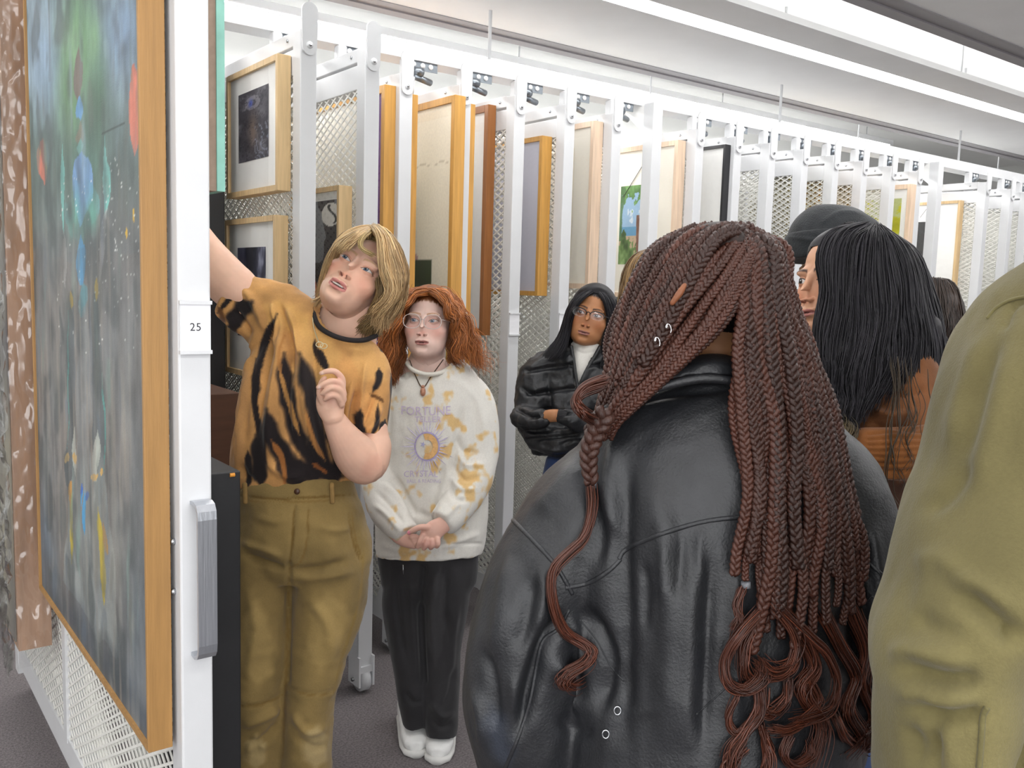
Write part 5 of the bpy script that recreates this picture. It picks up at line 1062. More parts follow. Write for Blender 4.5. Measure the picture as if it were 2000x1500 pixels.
# hair
HB = D2-.02
cap = hair_cap(h2, .014, lambda V: np.clip((V[:, 2]*.9+V[:, 1]*.85-.016)*40, 0, 1)*np.clip((V[:, 2]+.09)*60, 0, 1), hair_m, p2, '7a4420')
RW = (.006, 3.0)
sheets = [dict(w=1.0, wave=(.0085, 4.2), jit=.005, g=[gpx(g, HB) for g in (
     [(836, 570, -.06), (815, 576, -.09), (798, 592, -.095), (786, 612, -.08), (776, 640, -.07), (768, 680, -.06), (764, 720, -.05), (770, 752, -.06)],
     [(836, 570, -.06), (812, 572, -.08), (792, 588, -.08), (778, 612, -.06), (766, 645, -.05), (758, 690, -.05), (758, 730, -.05)],
     [(836, 568, -.04), (808, 570, -.05), (785, 590, -.05), (770, 618, -.03), (756, 655, -.02), (748, 700, -.02), (752, 740, -.02)],
     [(836, 566, .0), (806, 568, .0), (782, 588, .0), (764, 620, .02), (752, 660, .02), (744, 700, .02), (748, 736, .02)])]),
   dict(w=1.2, wave=(.0085, 4.2), jit=.005, g=[gpx(g, HB) for g in (
     [(838, 570, -.06), (856, 578, -.10), (868, 596, -.105), (876, 616, -.10), (888, 632, -.08), (890, 660, -.07), (890, 690, -.06), (900, 715, -.07)],
     [(838, 570, -.06), (862, 574, -.085), (880, 592, -.09), (890, 615, -.08), (898, 645, -.06), (902, 680, -.06), (912, 712, -.07)],
     [(838, 568, -.04), (868, 572, -.05), (890, 592, -.05), (903, 618, -.04), (910, 652, -.03), (920, 690, -.04), (932, 716, -.05)],
     [(838, 566, .0), (872, 570, .0), (896, 592, .0), (910, 622, .01), (918, 660, .01), (930, 695, .0), (946, 722, -.02)])]),
   dict(w=.8, wave=(.007, 2.6), jit=.006, tint='5e3216', g=[gpx(g, HB) for g in ([(786, 620, .02), (780, 660, .02), (776, 700, .0), (776, 735, -.03)], [(775, 640, .02), (766, 680, .0), (762, 730, -.03), (768, 752, -.05)])]),
   dict(w=.7, wave=(.006, 4), jit=.004, tint='6a3a18', g=[gpx(g, HB) for g in ([(862, 596, -.03), (872, 630, -.015), (877, 670, -.01), (880, 712, -.03)], [(876, 600, -.02), (886, 640, -.01), (890, 680, -.01), (896, 714, -.04)])]), dict(w=.7, wave=(.006, 4), jit=.004, tint='6a3a18', g=[gpx(g, HB) for g in ([(800, 600, -.03), (792, 635, -.015), (790, 680, -.01), (786, 725, -.03)], [(790, 605, -.02), (782, 640, -.01), (776, 690, -.01), (772, 735, -.03)])]),
   dict(w=.12, wave=(.009, 4), jit=.012, r=.0008, g=[gpx([(800, 575, -.02), (765, 630, -.03), (745, 690, -.03), (742, 740, -.03)], HB)]), dict(w=.16, wave=(.009, 4), jit=.012, r=.0008, g=[gpx([(875, 575, -.02), (912, 630, -.03), (932, 690, -.04), (955, 725, -.04)], HB)])]
hs = strands(sheets, 620, .0012, 30, 5, wave=RW, cols=('c27a42', '834b24'), sides=4)
hair_obj('hair', [cap, hs], hair_m, p2)
# ------------------------------------------------------------------ person in the black puffer jacket
D3 = 3.62
p3 = person('person in a black puffer jacket and dark-rimmed glasses with crossed arms', 1135, 900, D3)
SK3 = 'b07b55'
h3 = dict(at=(1155, 617, D3-.02), roll=15, pitch=-2, yaw=-11, scale=1.06, skin=SK3, lip='a5706a', iris='33241c', brow='2a1a14', browop=.85, lash='1c1210', gaze=(-.003, .0012), eye=(.0064, .0044), blush=.25, dark='4a261a', neckpx=(1146, 700, D3+.02), hairc='17161a', hairline=.004, jaw=1.07)
hv, hf, hc = place_head(h3)
wrist = skin_piece([loft_px([(1052, 816, D3-.15, 12, .02), (1078, 812, D3-.20, 13, .02), (1096, 812, D3-.2, 12)])], SK3, .004, 3)
core = skin_piece([loft_px([(1142, 730, D3+.02, 60, .07), (1138, 880, D3+.02, 60, .08)], n=18)], SK3, .016, 2)
body_obj(p3, [(hv, hf), wrist[:2], core[:2]], [hc, wrist[2], core[2]])
nylon = mat('black_nylon', rough=.42, attr=True, spec=.45, bump=.25, bscale=90, var=.15, vscale=120, bdist=.006)
q3 = []
for y in (716, 762, 808, 852): q3.append(([(1030, y+8), (1090, y), (1145, y-4), (1215, y-2)], 4, -.016, 'line'))
q3 += [([(1022, 760), (1045, 770), (1070, 762)], 4, -.014, 'line'), ([(1012, 800), (1040, 812), (1068, 800)], 4, -.014, 'line'), ([(1014, 836), (1045, 842), (1075, 836)], 4, -.012, 'line'), ([(1070, 735), (1074, 800), (1060, 830)], 5, -.014), ([(1090, 870), (1120, 862), (1160, 868)], 4, -.010), ([(1040, 870), (1080, 880), (1120, 878)], 4, .008), ([(1125, 700), (1126, 750), (1130, 790)], 2.5, -.010, 'line')]
jk = [loft_px([(1022, 815, D3-.08, 24, .06), (1046, 817, D3-.15, 19, .05), (1060, 817, D3-.185, 17, .035)], n=18), loft_px([(1146, 690, D3, 48, .07), (1140, 712, D3, 84, .10), (1136, 750, D3, 100, .125), (1134, 810, D3, 102, .13), (1132, 860, D3, 98, .125), (1130, 892, D3, 90, .115)], n=34, round_ends=False),
      loft_px([(1075, 716, D3, 36, .08), (1050, 745, D3-.01, 40, .085), (1040, 800, D3-.03, 36, .08), (1052, 848, D3-.07, 32, .065), (1090, 862, D3-.13, 26, .05), (1140, 846, D3-.17, 24, .045)]),
      loft_px([(1200, 716, D3, 36, .08), (1222, 750, D3-.01, 40, .085), (1228, 800, D3-.03, 38, .08), (1205, 845, D3-.08, 32, .065), (1160, 842, D3-.16, 26, .05), (1125, 822, D3-.21, 21, .04), (1098, 812, D3-.215, 17, .03)]),
      loft_px([(1106, 694, D3-.03, 16, .03), (1100, 668, D3-.0, 14, .03), (1118, 652, D3+.04, 10, .03)]), loft_px([(1118, 740, D3-.105, 7, .02), (1112, 712, D3-.08, 12, .03), (1108, 690, D3-.04, 16, .03)]), loft_px([(1128, 755, D3-.115, 5, .02), (1150, 720, D3-.10, 9, .025), (1176, 696, D3-.05, 15, .03), (1192, 676, D3+.0, 14, .03)])]
def v_open(c):
    pr = proj(c); x, y = pr[:, 0], pr[:, 1]; t = np.clip((760-y)/80, 0, 1)
    return ~((x > 1124-6*t) & (x < 1128+34*t) & (y < 757) & (pr[:, 2] < D3))
cloth('puffer_jacket', jk, nylon, p3, .0055, 4, q3, wr=[((14, 14, 12), .008, 3), ((40, 40, 40), .003, 5)], color=lambda V: paint(V, '232427', (), 3, .12), cut=v_open)
cuff = loft_px([(1104, 816, D3-.215, 15, .028), (1096, 813, D3-.215, 14, .026), (1089, 812, D3-.213, 13, .024)], round_ends=False); cloth('cuff', [cuff], mat('black_rib_cuff', '222225', .9, var=.15, bump=.5, bscale=160, stretch=(1, 1, 1)), p3, .003, 2)
tn = cloth('turtleneck', [loft_px([(1150, 672, D3-.005, 31, .062), (1146, 684, D3-.01, 32, .066), (1144, 700, D3-.015, 36, .07), (1138, 730, D3-.02, 50, .075), (1134, 790, D3-.0, 60, .09)], n=28, round_ends=False)], fabric('white_knit', bscale=700), p3, .004, 2, [([(1120, 680), (1140, 690), (1170, 684)], 2.5, -.003, 'line')], color=lambda V: paint(V, 'd9d6d0', (), 2, .03))
lower_body(p3, P(1132, 900, D3), atan2(-CF[1], -CF[0]), .2, denim, dark_shoe, .93, '3a4d78', .15)
for pts in ([(1116, 676, D3-.085), (1120, 700, D3-.100), (1124, 730, D3-.118), (1129, 760, D3-.128)], [(1172, 676, D3-.075), (1160, 698, D3-.100), (1144, 726, D3-.118), (1129, 760, D3-.128)]):
    V, F = tube_geo(np.array([P(*q) for q in catmull(pts, 20)]), .0065, 8); meshobj('zip_edge', V, F, mat('black_zip', '1c1d20', .5, var=.1), p3, True, local=p3.location)
glasses(p3, h3, .0265, .016, .0335, -.003, -.101, mat('dark_rim', '1d191b', .3, var=.05), lens_m, .0020, 'half')
o = MB(); q = loc2w(h3, [(.080, .0, -.047)])[0]; o.add(*ball_px(*proj(q)[:2], proj(q)[2], 3, 3, .004)); o = o.build('earring', mat('gold', 'd9a95a', .3, .9, var=.05), p3, True); o.data.transform(Matrix.Translation(-p3.location))
HB = D3-.02
cap = hair_cap(h3, .012, lambda V: np.clip((V[:, 2]*.9+V[:, 1]*.85-.016)*40, 0, 1)*np.clip((V[:, 2]+.10)*60, 0, 1), hair_dark_m, p3, '17161a')
sheets = [dict(w=1.0, wave=(.003, 1.2), jit=.003, g=[gpx(g, HB) for g in (
     [(1163, 566, -.05), (1140, 582, -.09), (1124, 600, -.09), (1116, 625, -.07), (1112, 655, -.06), (1104, 680, -.08), (1092, 700, -.12)],
     [(1163, 566, -.04), (1136, 577, -.06), (1116, 600, -.05), (1106, 630, -.04), (1098, 660, -.05), (1084, 685, -.09), (1070, 702, -.12)],
     [(1162, 565, .0), (1134, 573, .0), (1112, 596, .0), (1100, 630, .01), (1088, 660, .0), (1072, 682, -.05), (1058, 700, -.09)])]),
   dict(w=1.0, wave=(.003, 1.2), jit=.003, g=[gpx(g, HB) for g in (
     [(1165, 566, -.05), (1178, 584, -.09), (1184, 606, -.085), (1188, 632, -.07), (1180, 660, -.06), (1176, 690, -.06), (1172, 720, -.09)],
     [(1166, 566, -.03), (1188, 578, -.06), (1200, 606, -.05), (1204, 640, -.04), (1200, 680, -.04), (1194, 720, -.06)],
     [(1166, 565, .0), (1194, 574, .0), (1211, 606, .0), (1216, 645, .01), (1214, 690, .0), (1208, 730, -.02)])])]
hs = strands(sheets, 420, .0015, 16, 7, cols=('26252b', '151417'), sides=4)
hair_obj('hair', [cap, hs], hair_dark_m, p3)
# ------------------------------------------------------------------ person with long copper-brown braids, seen from behind
D4 = 1.32
p4 = person('person with long copper-brown braids and a black leather jacket, seen from behind', 1390, 1200, D4)
SK4 = 'a87650'
h4 = dict(at=(1388, 612, D4+.01), roll=4, pitch=0, yaw=-150, scale=.95, skin=SK4, res=.45, neckpx=(1392, 760, D4+.0), neckr=.056)
hv, hf, hc = place_head(h4)
ear = loft_px([(1336, 558, D4-.146, 5, .006), (1327, 573, D4-.149, 7, .007), (1313, 592, D4-.146, 5, .006)], n=12)
core = skin_piece([loft_px([(1392, 780, D4+.02, 100, .07), (1390, 1000, D4+.02, 180, .08), (1388, 1350, D4+.02, 180, .09)], n=18)], SK4, .016, 2)
body_obj(p4, [(hv, hf), ear, core[:2]], [hc, np.tile(hexrgb('7f4e33'), (len(ear[0]), 1)), core[2]])
leather = mat('black_leather', rough=.46, attr=True, spec=.5, bump=.35, bscale=260, var=.18, vscale=30, bdist=.0025)
lst = [([(1250, 860), (1222, 930), (1215, 1060), (1218, 1250), (1214, 1480)], 22, -.018), ([(1270, 900), (1300, 1080), (1310, 1250), (1300, 1480)], 26, .012), ([(1360, 1060), (1350, 1200), (1340, 1480)], 22, .010), ([(1390, 1080), (1380, 1250), (1372, 1480)], 14, -.010), ([(1255, 1090), (1262, 1150), (1258, 1240)], 10, -.008), ([(1300, 1050), (1296, 1110), (1302, 1180)], 8, .006), ([(1330, 1040), (1330, 1100), (1322, 1170)], 7, -.005), ([(1370, 1030), (1366, 1080), (1372, 1140)], 7, .005),
       ([(1130, 900), (1090, 960), (1040, 1000)], 20, .008), ([(1180, 860), (1150, 940), (1170, 1040), (1160, 1130)], 16, -.012), ([(1200, 850), (1190, 950), (1200, 1060)], 14, .010), ([(1110, 1190), (1060, 1260), (1040, 1330), (1000, 1460)], 14, -.022), ([(1140, 1180), (1180, 1280), (1170, 1400)], 16, -.020), ([(1000, 1080), (985, 1180), (965, 1290)], 18, .010), ([(1040, 1120), (1030, 1200), (1010, 1280)], 14, -.010), ([(1060, 1100), (1060, 1170), (1045, 1240)], 10, .008),
       ([(940, 1260), (960, 1330), (970, 1440)], 12, -.012), ([(925, 1340), (940, 1400), (945, 1470)], 9, .010), ([(1080, 1280), (1110, 1340), (1140, 1400)], 14, .010), ([(1090, 1400), (1130, 1430), (1160, 1420)], 10, -.008), ([(1110, 1200), (1135, 1260), (1150, 1330)], 8, .010), ([(1000, 1310), (1010, 1400), (1000, 1480)], 12, .008), ([(1440, 1100), (1440, 1250), (1430, 1450)], 16, .008), ([(1170, 1420), (1240, 1395), (1300, 1380)], 8, .003),
       ([(1700, 1020), (1715, 1100), (1720, 1180)], 12, .008), ([(1660, 1120), (1690, 1200), (1690, 1300)], 10, -.010), ([(1190, 800), (1300, 770), (1440, 760)], 7, -.007)]
jl = [loft_px([(1400, 742, D4+.0, 95, .080), (1398, 782, D4+.0, 170, .100), (1392, 840, D4+.0, 236, .125), (1388, 920, D4, 270, .145), (1386, 1020, D4, 300, .155), (1386, 1140, D4, 290, .16), (1388, 1280, D4, 280, .16), (1390, 1420, D4, 284, .165), (1392, 1600, D4, 290, .165)], n=48, seg=4, round_ends=False),
      loft_px([(1225, 890, D4+.02, 70, .09), (1150, 970, D4+.02, 92, .105), (1092, 1070, D4+.02, 104, .115), (1048, 1180, D4+.02, 114, .12), (1026, 1300, D4+.03, 114, .12), (1030, 1400, D4+.05, 116, .12), (1060, 1520, D4+.10, 108, .11), (1110, 1600, D4+.20, 80, .09)], n=32),
      loft_px([(1570, 880, D4+.02, 80, .09), (1632, 960, D4+.02, 92, .10), (1660, 1060, D4+.02, 88, .11), (1664, 1160, D4+.02, 84, .11), (1640, 1280, D4+.04, 84, .11), (1600, 1400, D4+.10, 90, .10), (1560, 1500, D4+.18, 80, .09)], n=32)]
jacket = cloth('leather_jacket', jl, leather, p4, .0052, 5, lst, wr=[((7, 7, 4), .005, 33), ((20, 20, 14), .002, 35), ((55, 55, 40), .0008, 36)], color=lambda V: paint(V, '202124', [([(1080, 900), (1120, 880), (1200, 840)], 40, '2a2b2e', .6), ([(960, 1380), (975, 1440), (990, 1500)], 22, '333a48', .6)], 5, .10, 10, soft=1.2), post=2)  # lighter shoulder stroke puts the leather's sheen into its colour
bv4 = bvh(jacket)
# turned-up collar
cv = []
cl = catmull([(1168, 800, D4-.085), (1215, 775, D4-.110), (1290, 748, D4-.125), (1370, 732, D4-.128), (1440, 738, D4-.115), (1500, 755, D4-.09)], 30)
cu = catmull([(1205, 772, D4-.06), (1255, 738, D4-.075), (1320, 705, D4-.085), (1385, 690, D4-.088), (1440, 697, D4-.08), (1485, 722, D4-.06)], 30)
V = []; F = []
for i in range(30):
    a = P(*cl[i]); b = P(*cu[i]); m = (a+b)/2-CF*.012
    for q in (a+CF*.012, a, m, b, b+CF*.014, m+CF*.026): V.append(q)
for i in range(29):
    for k in range(6): F.append([i*6+k, i*6+(k+1) % 6, i*6+6+(k+1) % 6, i*6+6+k])
F += [[5, 4, 3, 2, 1, 0], [29*6+k for k in range(6)]]
V, F, e = remesh(np.array(V), F, .004, 3); meshobj('collar', V, F, leather, p4, True, lin(paint(V, '1f2023', (), 3, .08)), local=p4.location)
V, F = tube_geo(np.array([P(x, y+8, d-.010) for x, y, d in cl]), .006, 8); meshobj('collar_seam', V, F, leather, p4, True, np.tile(lin(hexrgb('1c1d20')), (len(V), 1)), local=p4.location)
for nm, pts, r in (('yoke_seam', [(1208, 1092), (1225, 1072), (1300, 1040), (1380, 1018), (1465, 1008)], .0055), ('yoke_seam', [(1104, 1148), (1150, 1138), (1185, 1118), (1212, 1092)], .0055), ('armhole_seam', [(1000, 1014), (1040, 1054), (1085, 1104), (1118, 1160)], .0055), ('sleeve_seam', [(1112, 1190), (1090, 1228), (1062, 1250), (1050, 1290), (1035, 1370), (1012, 1440), (985, 1505)], .0045), ('side_seam', [(1132, 1210), (1165, 1250), (1192, 1300), (1218, 1330)], .0018), ('panel_seam', [(1360, 1395), (1400, 1360), (1430, 1330)], .002), ('armhole_seam', [(1655, 1070), (1690, 1095), (1720, 1120), (1742, 1150)], .0045), ('sleeve_seam', [(1690, 1180), (1705, 1165), (1715, 1200), (1712, 1250)], .003)):
    V, F = tube_geo(line_on(bv4, pts, -r*.25, 50, None), r*.65, 8); meshobj(nm, V, F, leather, p4, True, np.tile(lin(hexrgb('232427')), (len(V), 1)), local=p4.location)
for sx, sy in ((1206, 1388), (1183, 1434)):
    c = onsurf(bv4, sx, sy, .003); a = np.linspace(0, 2*pi, 18); V, F = tube_geo(np.array([c+CR*.0045*cos(t)+CU*.0055*sin(t) for t in a]), .0012, 6, False); meshobj('snap', V, F, chrome, p4, True, local=p4.location)
lower_body(p4, P(1390, 1200, D4+.02), atan2(CF[1], CF[0]), .2, denim, dark_shoe, .98, '2f3d5e', .18)
# scalp and braids
cap = hair_cap(h4, .002, lambda V: np.clip((V[:, 2]*.9+V[:, 1]*.9+.035)*40, 0, 1)*np.clip((V[:, 2]+.035)*60, 0, 1), hair_dark_m, p4, '120b09')
mass = [loft_px([(1400, 500, D4-.02, 70, .08), (1320, 560, D4-.03, 80, .075), (1262, 650, D4-.04, 62, .06), (1222, 740, D4-.05, 45, .05), (1180, 830, D4-.09, 26, .03)]), loft_px([(1470, 540, D4-.02, 50, .07), (1492, 640, D4-.03, 48, .06), (1505, 740, D4-.05, 40, .04)])]
V, F = join(mass); V, F, e = remesh(V, F, .008, 4); mC = lin(paint(V, '1d0e09', (), 4, .3, 60))
hair4 = hair_obj('hair', [cap, (V, F.tolist(), mC)], hair_dark_m, p4)
braid_m = mat('braided_hair', rough=.45, attr=True, spec=.4, var=.25, vscale=160, bump=.5, bscale=500, stretch=(1, 1, .25), bdist=.002)
def braid_geo(path, amp, period, rg, taper=.8, sides=5, per=8):
    L = np.r_[0, np.cumsum(np.linalg.norm(np.diff(path, axis=0), axis=1))]; n = max(10, int(L[-1]/period*per))
    s = np.linspace(0, L[-1], n); p = np.stack([np.interp(s, L, path[:, k]) for k in range(3)], -1)
    T = np.gradient(p, axis=0); T /= np.linalg.norm(T, axis=1, keepdims=True); A = np.cross(T, CF); A /= np.linalg.norm(A, axis=1, keepdims=True)+1e-9; B = np.cross(A, T)
    t = s/L[-1]; w = amp*(1-(1-taper)*t)*np.clip(.6+t*6, 0, 1); V = []; F = []; C = []; nb = 0; bc = rg.random()
    for i in range(3):
        ph = 2*pi*s/period+2*pi*i/3+rg.random()*.2
        q = p+A*(w*np.sin(ph))[:, None]+B*(w*.55*np.sin(2*ph))[:, None]
        v, f = tube_geo(q, w*.72, sides, True, flat=1.0); V.append(v); F += [[a+nb for a in g] for g in f]; nb += len(v)
        c = hexrgb('3e2219')*(.72+.5*bc)+rg.normal()*.012; C.append(np.tile(c, (len(v), 1)))
    return np.vstack(V), F, np.vstack(C)
rg4 = np.random.default_rng(11)
def lay(rows, d0, off):
    """lay a pixel path over the jacket: smooth depth, never inside the leather"""
    rows = np.asarray(rows, float); lim = []
    for r in rows:
        h = onsurf(bv4, r[0], r[1], off) if r[1] > 735 else None; lim.append(1e9 if h is None else np.dot(h-CC, CF))
    lim = np.array(lim); d = np.where(rows[:, 1] > 800, np.minimum(lim, d0+rows[:, 2]+.05), d0+rows[:, 2]); d = np.minimum(d, lim)
    for _ in range(14):
        d[1:-1] = (d[:-2]+2*d[1:-1]+d[2:])/4; d = np.minimum(d, lim)
    return np.array([P(r[0], r[1], q) for r, q in zip(rows, d)])
LG = [[(1355, 447, .03), (1275, 482, .0), (1228, 560, -.02), (1205, 660, -.04), (1180, 770, -.08), (1158, 845, -.11)], [(1370, 446, -.01), (1290, 486, -.06), (1240, 575, -.075), (1208, 690, -.085), (1182, 790, -.11), (1160, 850, -.12)], [(1395, 447, -.04), (1318, 494, -.098), (1262, 590, -.11), (1222, 700, -.11), (1188, 800, -.125), (1165, 852, -.13)], [(1425, 452, -.06), (1355, 506, -.118), (1296, 600, -.13), (1242, 705, -.128), (1192, 805, -.14), (1168, 856, -.14)], [(1448, 466, -.08), (1396, 522, -.13), (1334, 612, -.14), (1266, 712, -.138), (1198, 810, -.146), (1172, 860, -.145)], [(1462, 488, -.095), (1424, 560, -.135), (1368, 640, -.142), (1290, 728, -.145), (1206, 818, -.15), (1176, 862, -.148)], [(1468, 510, -.10), (1438, 590, -.13), (1398, 650, -.138), (1318, 726, -.15), (1222, 808, -.155), (1182, 858, -.15)]]
RG = [[(1432.0, 449.0, -0.055), (1456.0, 492.0, -0.105), (1444, 590, -0.125), (1440, 680, -0.132), (1446, 800, -0.165), (1456, 960, -0.178), (1448, 1100, -0.18), (1440, 1190, -0.18)], [(1436.857, 449.286, -0.047), (1464.857, 491.143, -0.091), (1462, 590, -0.125), (1464, 690, -0.13), (1476, 820, -0.165), (1484, 980, -0.178), (1474, 1120, -0.18), (1468, 1230, -0.18)], [(1441.714, 449.571, -0.039), (1473.714, 490.286, -0.076), (1482, 590, -0.12), (1490, 700, -0.128), (1504, 830, -0.163), (1512, 990, -0.177), (1504, 1130, -0.18), (1498, 1260, -0.18)], [(1446.571, 449.857, -0.031), (1482.571, 489.429, -0.062), (1502, 590, -0.112), (1514, 700, -0.12), (1532, 840, -0.16), (1542, 990, -0.175), (1536, 1140, -0.18), (1530, 1250, -0.18)], [(1451.429, 450.143, -0.024), (1491.429, 488.571, -0.048), (1518, 580, -0.1), (1536, 700, -0.11), (1560, 850, -0.155), (1576, 1000, -0.172), (1572, 1150, -0.178), (1566, 1240, -0.18)], [(1456.286, 450.429, -0.016), (1500.286, 487.714, -0.034), (1530, 575, -0.08), (1554, 700, -0.095), (1586, 850, -0.14), (1610, 1000, -0.165), (1612, 1140, -0.172), (1604, 1230, -0.175)], [(1461.143, 450.714, -0.008), (1509.143, 486.857, -0.019), (1540, 570, -0.05), (1570, 690, -0.07), (1606, 820, -0.12), (1640, 960, -0.15), (1656, 1080, -0.16), (1660, 1190, -0.165)], [(1466.0, 451.0, 0.0), (1518.0, 486.0, -0.005), (1546, 570, -0.01), (1580, 690, -0.04), (1618, 810, -0.09), (1656, 940, -0.13), (1684, 1060, -0.15), (1690, 1180, -0.155)]]
def make_braids(G, n, amp, jx, seed, off=.012, deep=0.0, cut=(0.9, 1.0)):
    G = np.array(G, float); rg = np.random.default_rng(seed)
    for k in range(n):
        s = (k+.5+rg.normal()*.18)/n*(len(G)-1); s = min(max(s, 0), len(G)-1.001); i = int(s); f = s-i; rows = G[i]*(1-f)+G[i+1]*f
        rows = rows.copy(); rows[1:, 0] += rg.normal(size=len(rows)-1)*jx; rows[:, 2] += deep+rg.normal()*.006; rows[0, :2] += rg.normal(size=2)*7
        pth = catmull(lay(catmull(rows, 26), D4, off+rg.random()*.014), 90); m = int(90*(cut[0]+(cut[1]-cut[0])*rg.random())); a = amp*(.72+.6*rg.random())
        V, F, C = braid_geo(pth[:m], a, a*4.3, rg); meshobj('braid', V, F, braid_m, hair4, True, lin(C), local=p4.location)
make_braids([[(1440, 452, -.02), (1400, 444, -.03), (1350, 462, -.07), (1290, 510, -.085), (1235, 610, -.085), (1200, 730, -.1)], [(1450, 458, -.05), (1420, 455, -.07), (1380, 480, -.11), (1325, 560, -.125), (1260, 680, -.13), (1200, 800, -.14)]], 6, .0052, 5, 21); make_braids([[(1478, 456, .0), (1436, 441, -.03), (1396, 446, -.07), (1345, 492, -.115), (1288, 595, -.13), (1225, 720, -.135)], [(1476, 470, -.05), (1440, 452, -.075), (1405, 468, -.115), (1358, 530, -.135), (1300, 640, -.14), (1235, 745, -.145)]], 5, .0052, 4, 22); make_braids(LG, 27, .0048, 6, 1); make_braids(LG, 12, .0042, 9, 2, deep=.018)
RG = [g[:-1]+[(g[-1][0], g[-1][1]+45, g[-1][2])] for g in RG]
make_braids(RG, 26, .0054, 9, 3, cut=(.80, 1.0)); make_braids(RG, 14, .0044, 12, 4, .006, deep=.014, cut=(.75, .98))
# the thick plait on the left with its tie, loose curled ends
th = gpx([(1184, 800, -.150), (1168, 836, -.150), (1153, 872, -.150), (1150, 905, -.148), (1156, 944, -.145)], D4)
V, F, C = braid_geo(catmull(th, 60), .0100, .036, rg4, .6, 7, 14); meshobj('braid', V, F, braid_m, hair4, True, lin(C*1.15), local=p4.location)
for tx, ty in ((1153, 948), (1483, 1194), (1452, 1142), (1524, 1030)):
    c = onsurf(bv4, tx, ty, .010, D4-.17); V, F = tube_geo(np.array([c+CU*.004+CR*.003, c-CU*.004+CR*.003]), .0062, 12); meshobj('hair_tie', V, F, mat('hair_tie', '6d6f74', .5, var=.2, vscale=300), hair4, True, local=p4.location)
curl = [([(1154, 950), (1156, 995), (1142, 1048), (1108, 1082), (1080, 1118), (1082, 1180), (1105, 1235), (1140, 1258), (1156, 1275), (1142, 1296), (1112, 1314), (1100, 1330), (1118, 1338), (1134, 1328)], .0055, 90, .012),
        ([(1184, 742), (1146, 756), (1126, 782), (1134, 806), (1164, 818), (1186, 812)], .0055, 60, .05), ([(1178, 752), (1140, 768), (1130, 790), (1146, 812), (1180, 820)], .004, 40, .05),
        ([(1483, 1196), (1446, 1236), (1418, 1285), (1424, 1332), (1456, 1348), (1486, 1326), (1488, 1304), (1476, 1290)], .006, 90, .022), ([(1482, 1200), (1458, 1250), (1450, 1296), (1466, 1332)], .005, 50, .02), ([(1512, 1180), (1546, 1228), (1556, 1268), (1540, 1304), (1508, 1318), (1482, 1302)], .0065, 90, .024), ([(1525, 1190), (1580, 1245), (1614, 1278), (1634, 1330), (1622, 1380), (1582, 1402), (1542, 1412)], .005, 70, .024), ([(1586, 1336), (1598, 1372), (1572, 1402), (1530, 1426), (1500, 1424)], .005, 60, .02),
        ([(1486, 1346), (1484, 1392), (1456, 1430), (1432, 1466), (1426, 1520)], .007, 80, .016), ([(1488, 1420), (1500, 1462), (1500, 1520)], .006, 60, .016), ([(1542, 1440), (1530, 1474), (1552, 1496), (1580, 1478), (1586, 1450)], .005, 60, .018), ([(1440, 1360), (1424, 1400), (1436, 1432), (1462, 1420)], .004, 40, .014), ([(1540, 1330), (1535, 1370), (1508, 1392), (1486, 1386)], .006, 60, .014), ([(1610, 1200), (1640, 1260), (1672, 1320), (1652, 1386), (1680, 1440), (1650, 1476)], .008, 80, .012), ([(1660, 1190), (1690, 1270), (1682, 1340), (1706, 1410), (1670, 1450)], .008, 80, .012), ([(1630, 1400), (1650, 1440), (1690, 1460), (1712, 1420)], .006, 50, .014), ([(1450, 1150), (1440, 1180), (1444, 1212), (1434, 1240)], .005, 40, .012), ([(1526, 1034), (1530, 1090), (1524, 1150), (1548, 1210)], .004, 40, .016), ([(1560, 1230), (1590, 1300), (1566, 1350), (1604, 1420), (1580, 1510)], .009, 80, .01), ([(1450, 1460), (1420, 1500), (1440, 1540)], .008, 50, .012)]
sh = []
for pts, jt, n, off in curl:
    w = catmull([onsurf(bv4, x, y, off, D4-.17-off*.5) for x, y in pts], 40); sh.append(dict(g=[w], w=n, jit=jt*.55, r=.0010, wave=(.0012, 2.0)))
hs = strands(sh, 1, .001, 40, 9, cols=('5c2f1e', '361a11'), sides=4, tip=.3)
tail = meshobj('curled_ends', hs[0], hs[1], hair_m, hair4, True, hs[2], local=p4.location)
for cx, cy in ((1300, 632), (1278, 658)):
    V, F = tube_geo(np.array([P(cx+3*cos(t)+t*1.2, cy+6*sin(t)+t*1.5, D4-.155) for t in np.linspace(0, 8, 30)]), .0007, 5); meshobj('hair_ring', V, F, mat('silver', 'c9c9cc', .25, .9, var=.03), hair4, True, local=p4.location)

# ------------------------------------------------------------------ dark-haired person in profile
D5 = 1.95
p5 = person('person in profile with long wavy black hair and a rust brown jacket', 1700, 1100, D5)
h5 = dict(at=(1642, 552, D5), roll=-2, pitch=4, yaw=-66, scale=1.0, skin='c9987a', lip='b0706a', iris='2a1c16', brow='2a1a16', browop=.95, lash='140d0c', lashop=1.0, gaze=(-.002, .0006), eye=(.0066, .0046), blush=.6, neckpx=(1660, 680, D5+.02))
hv, hf, hc = place_head(h5); core = skin_piece([loft_px([(1690, 720, D5+.02, 90, .07), (1700, 1000, D5+.02, 100, .08)], n=18)], 'c9987a', .016, 2)
body_obj(p5, [(hv, hf), core[:2]], [hc, core[2]])
cst = []
for k in range(9): cst.append(([(1695, 848+k*11), (1760, 850+k*11+(k-4)*2.0), (1835, 846+k*10)], 2.2, -.0045, 'line'))
cst += [([(1690, 815), (1740, 830), (1800, 836)], 5, -.016), ([(1690, 905), (1730, 930), (1790, 930), (1830, 900)], 6, .010)]
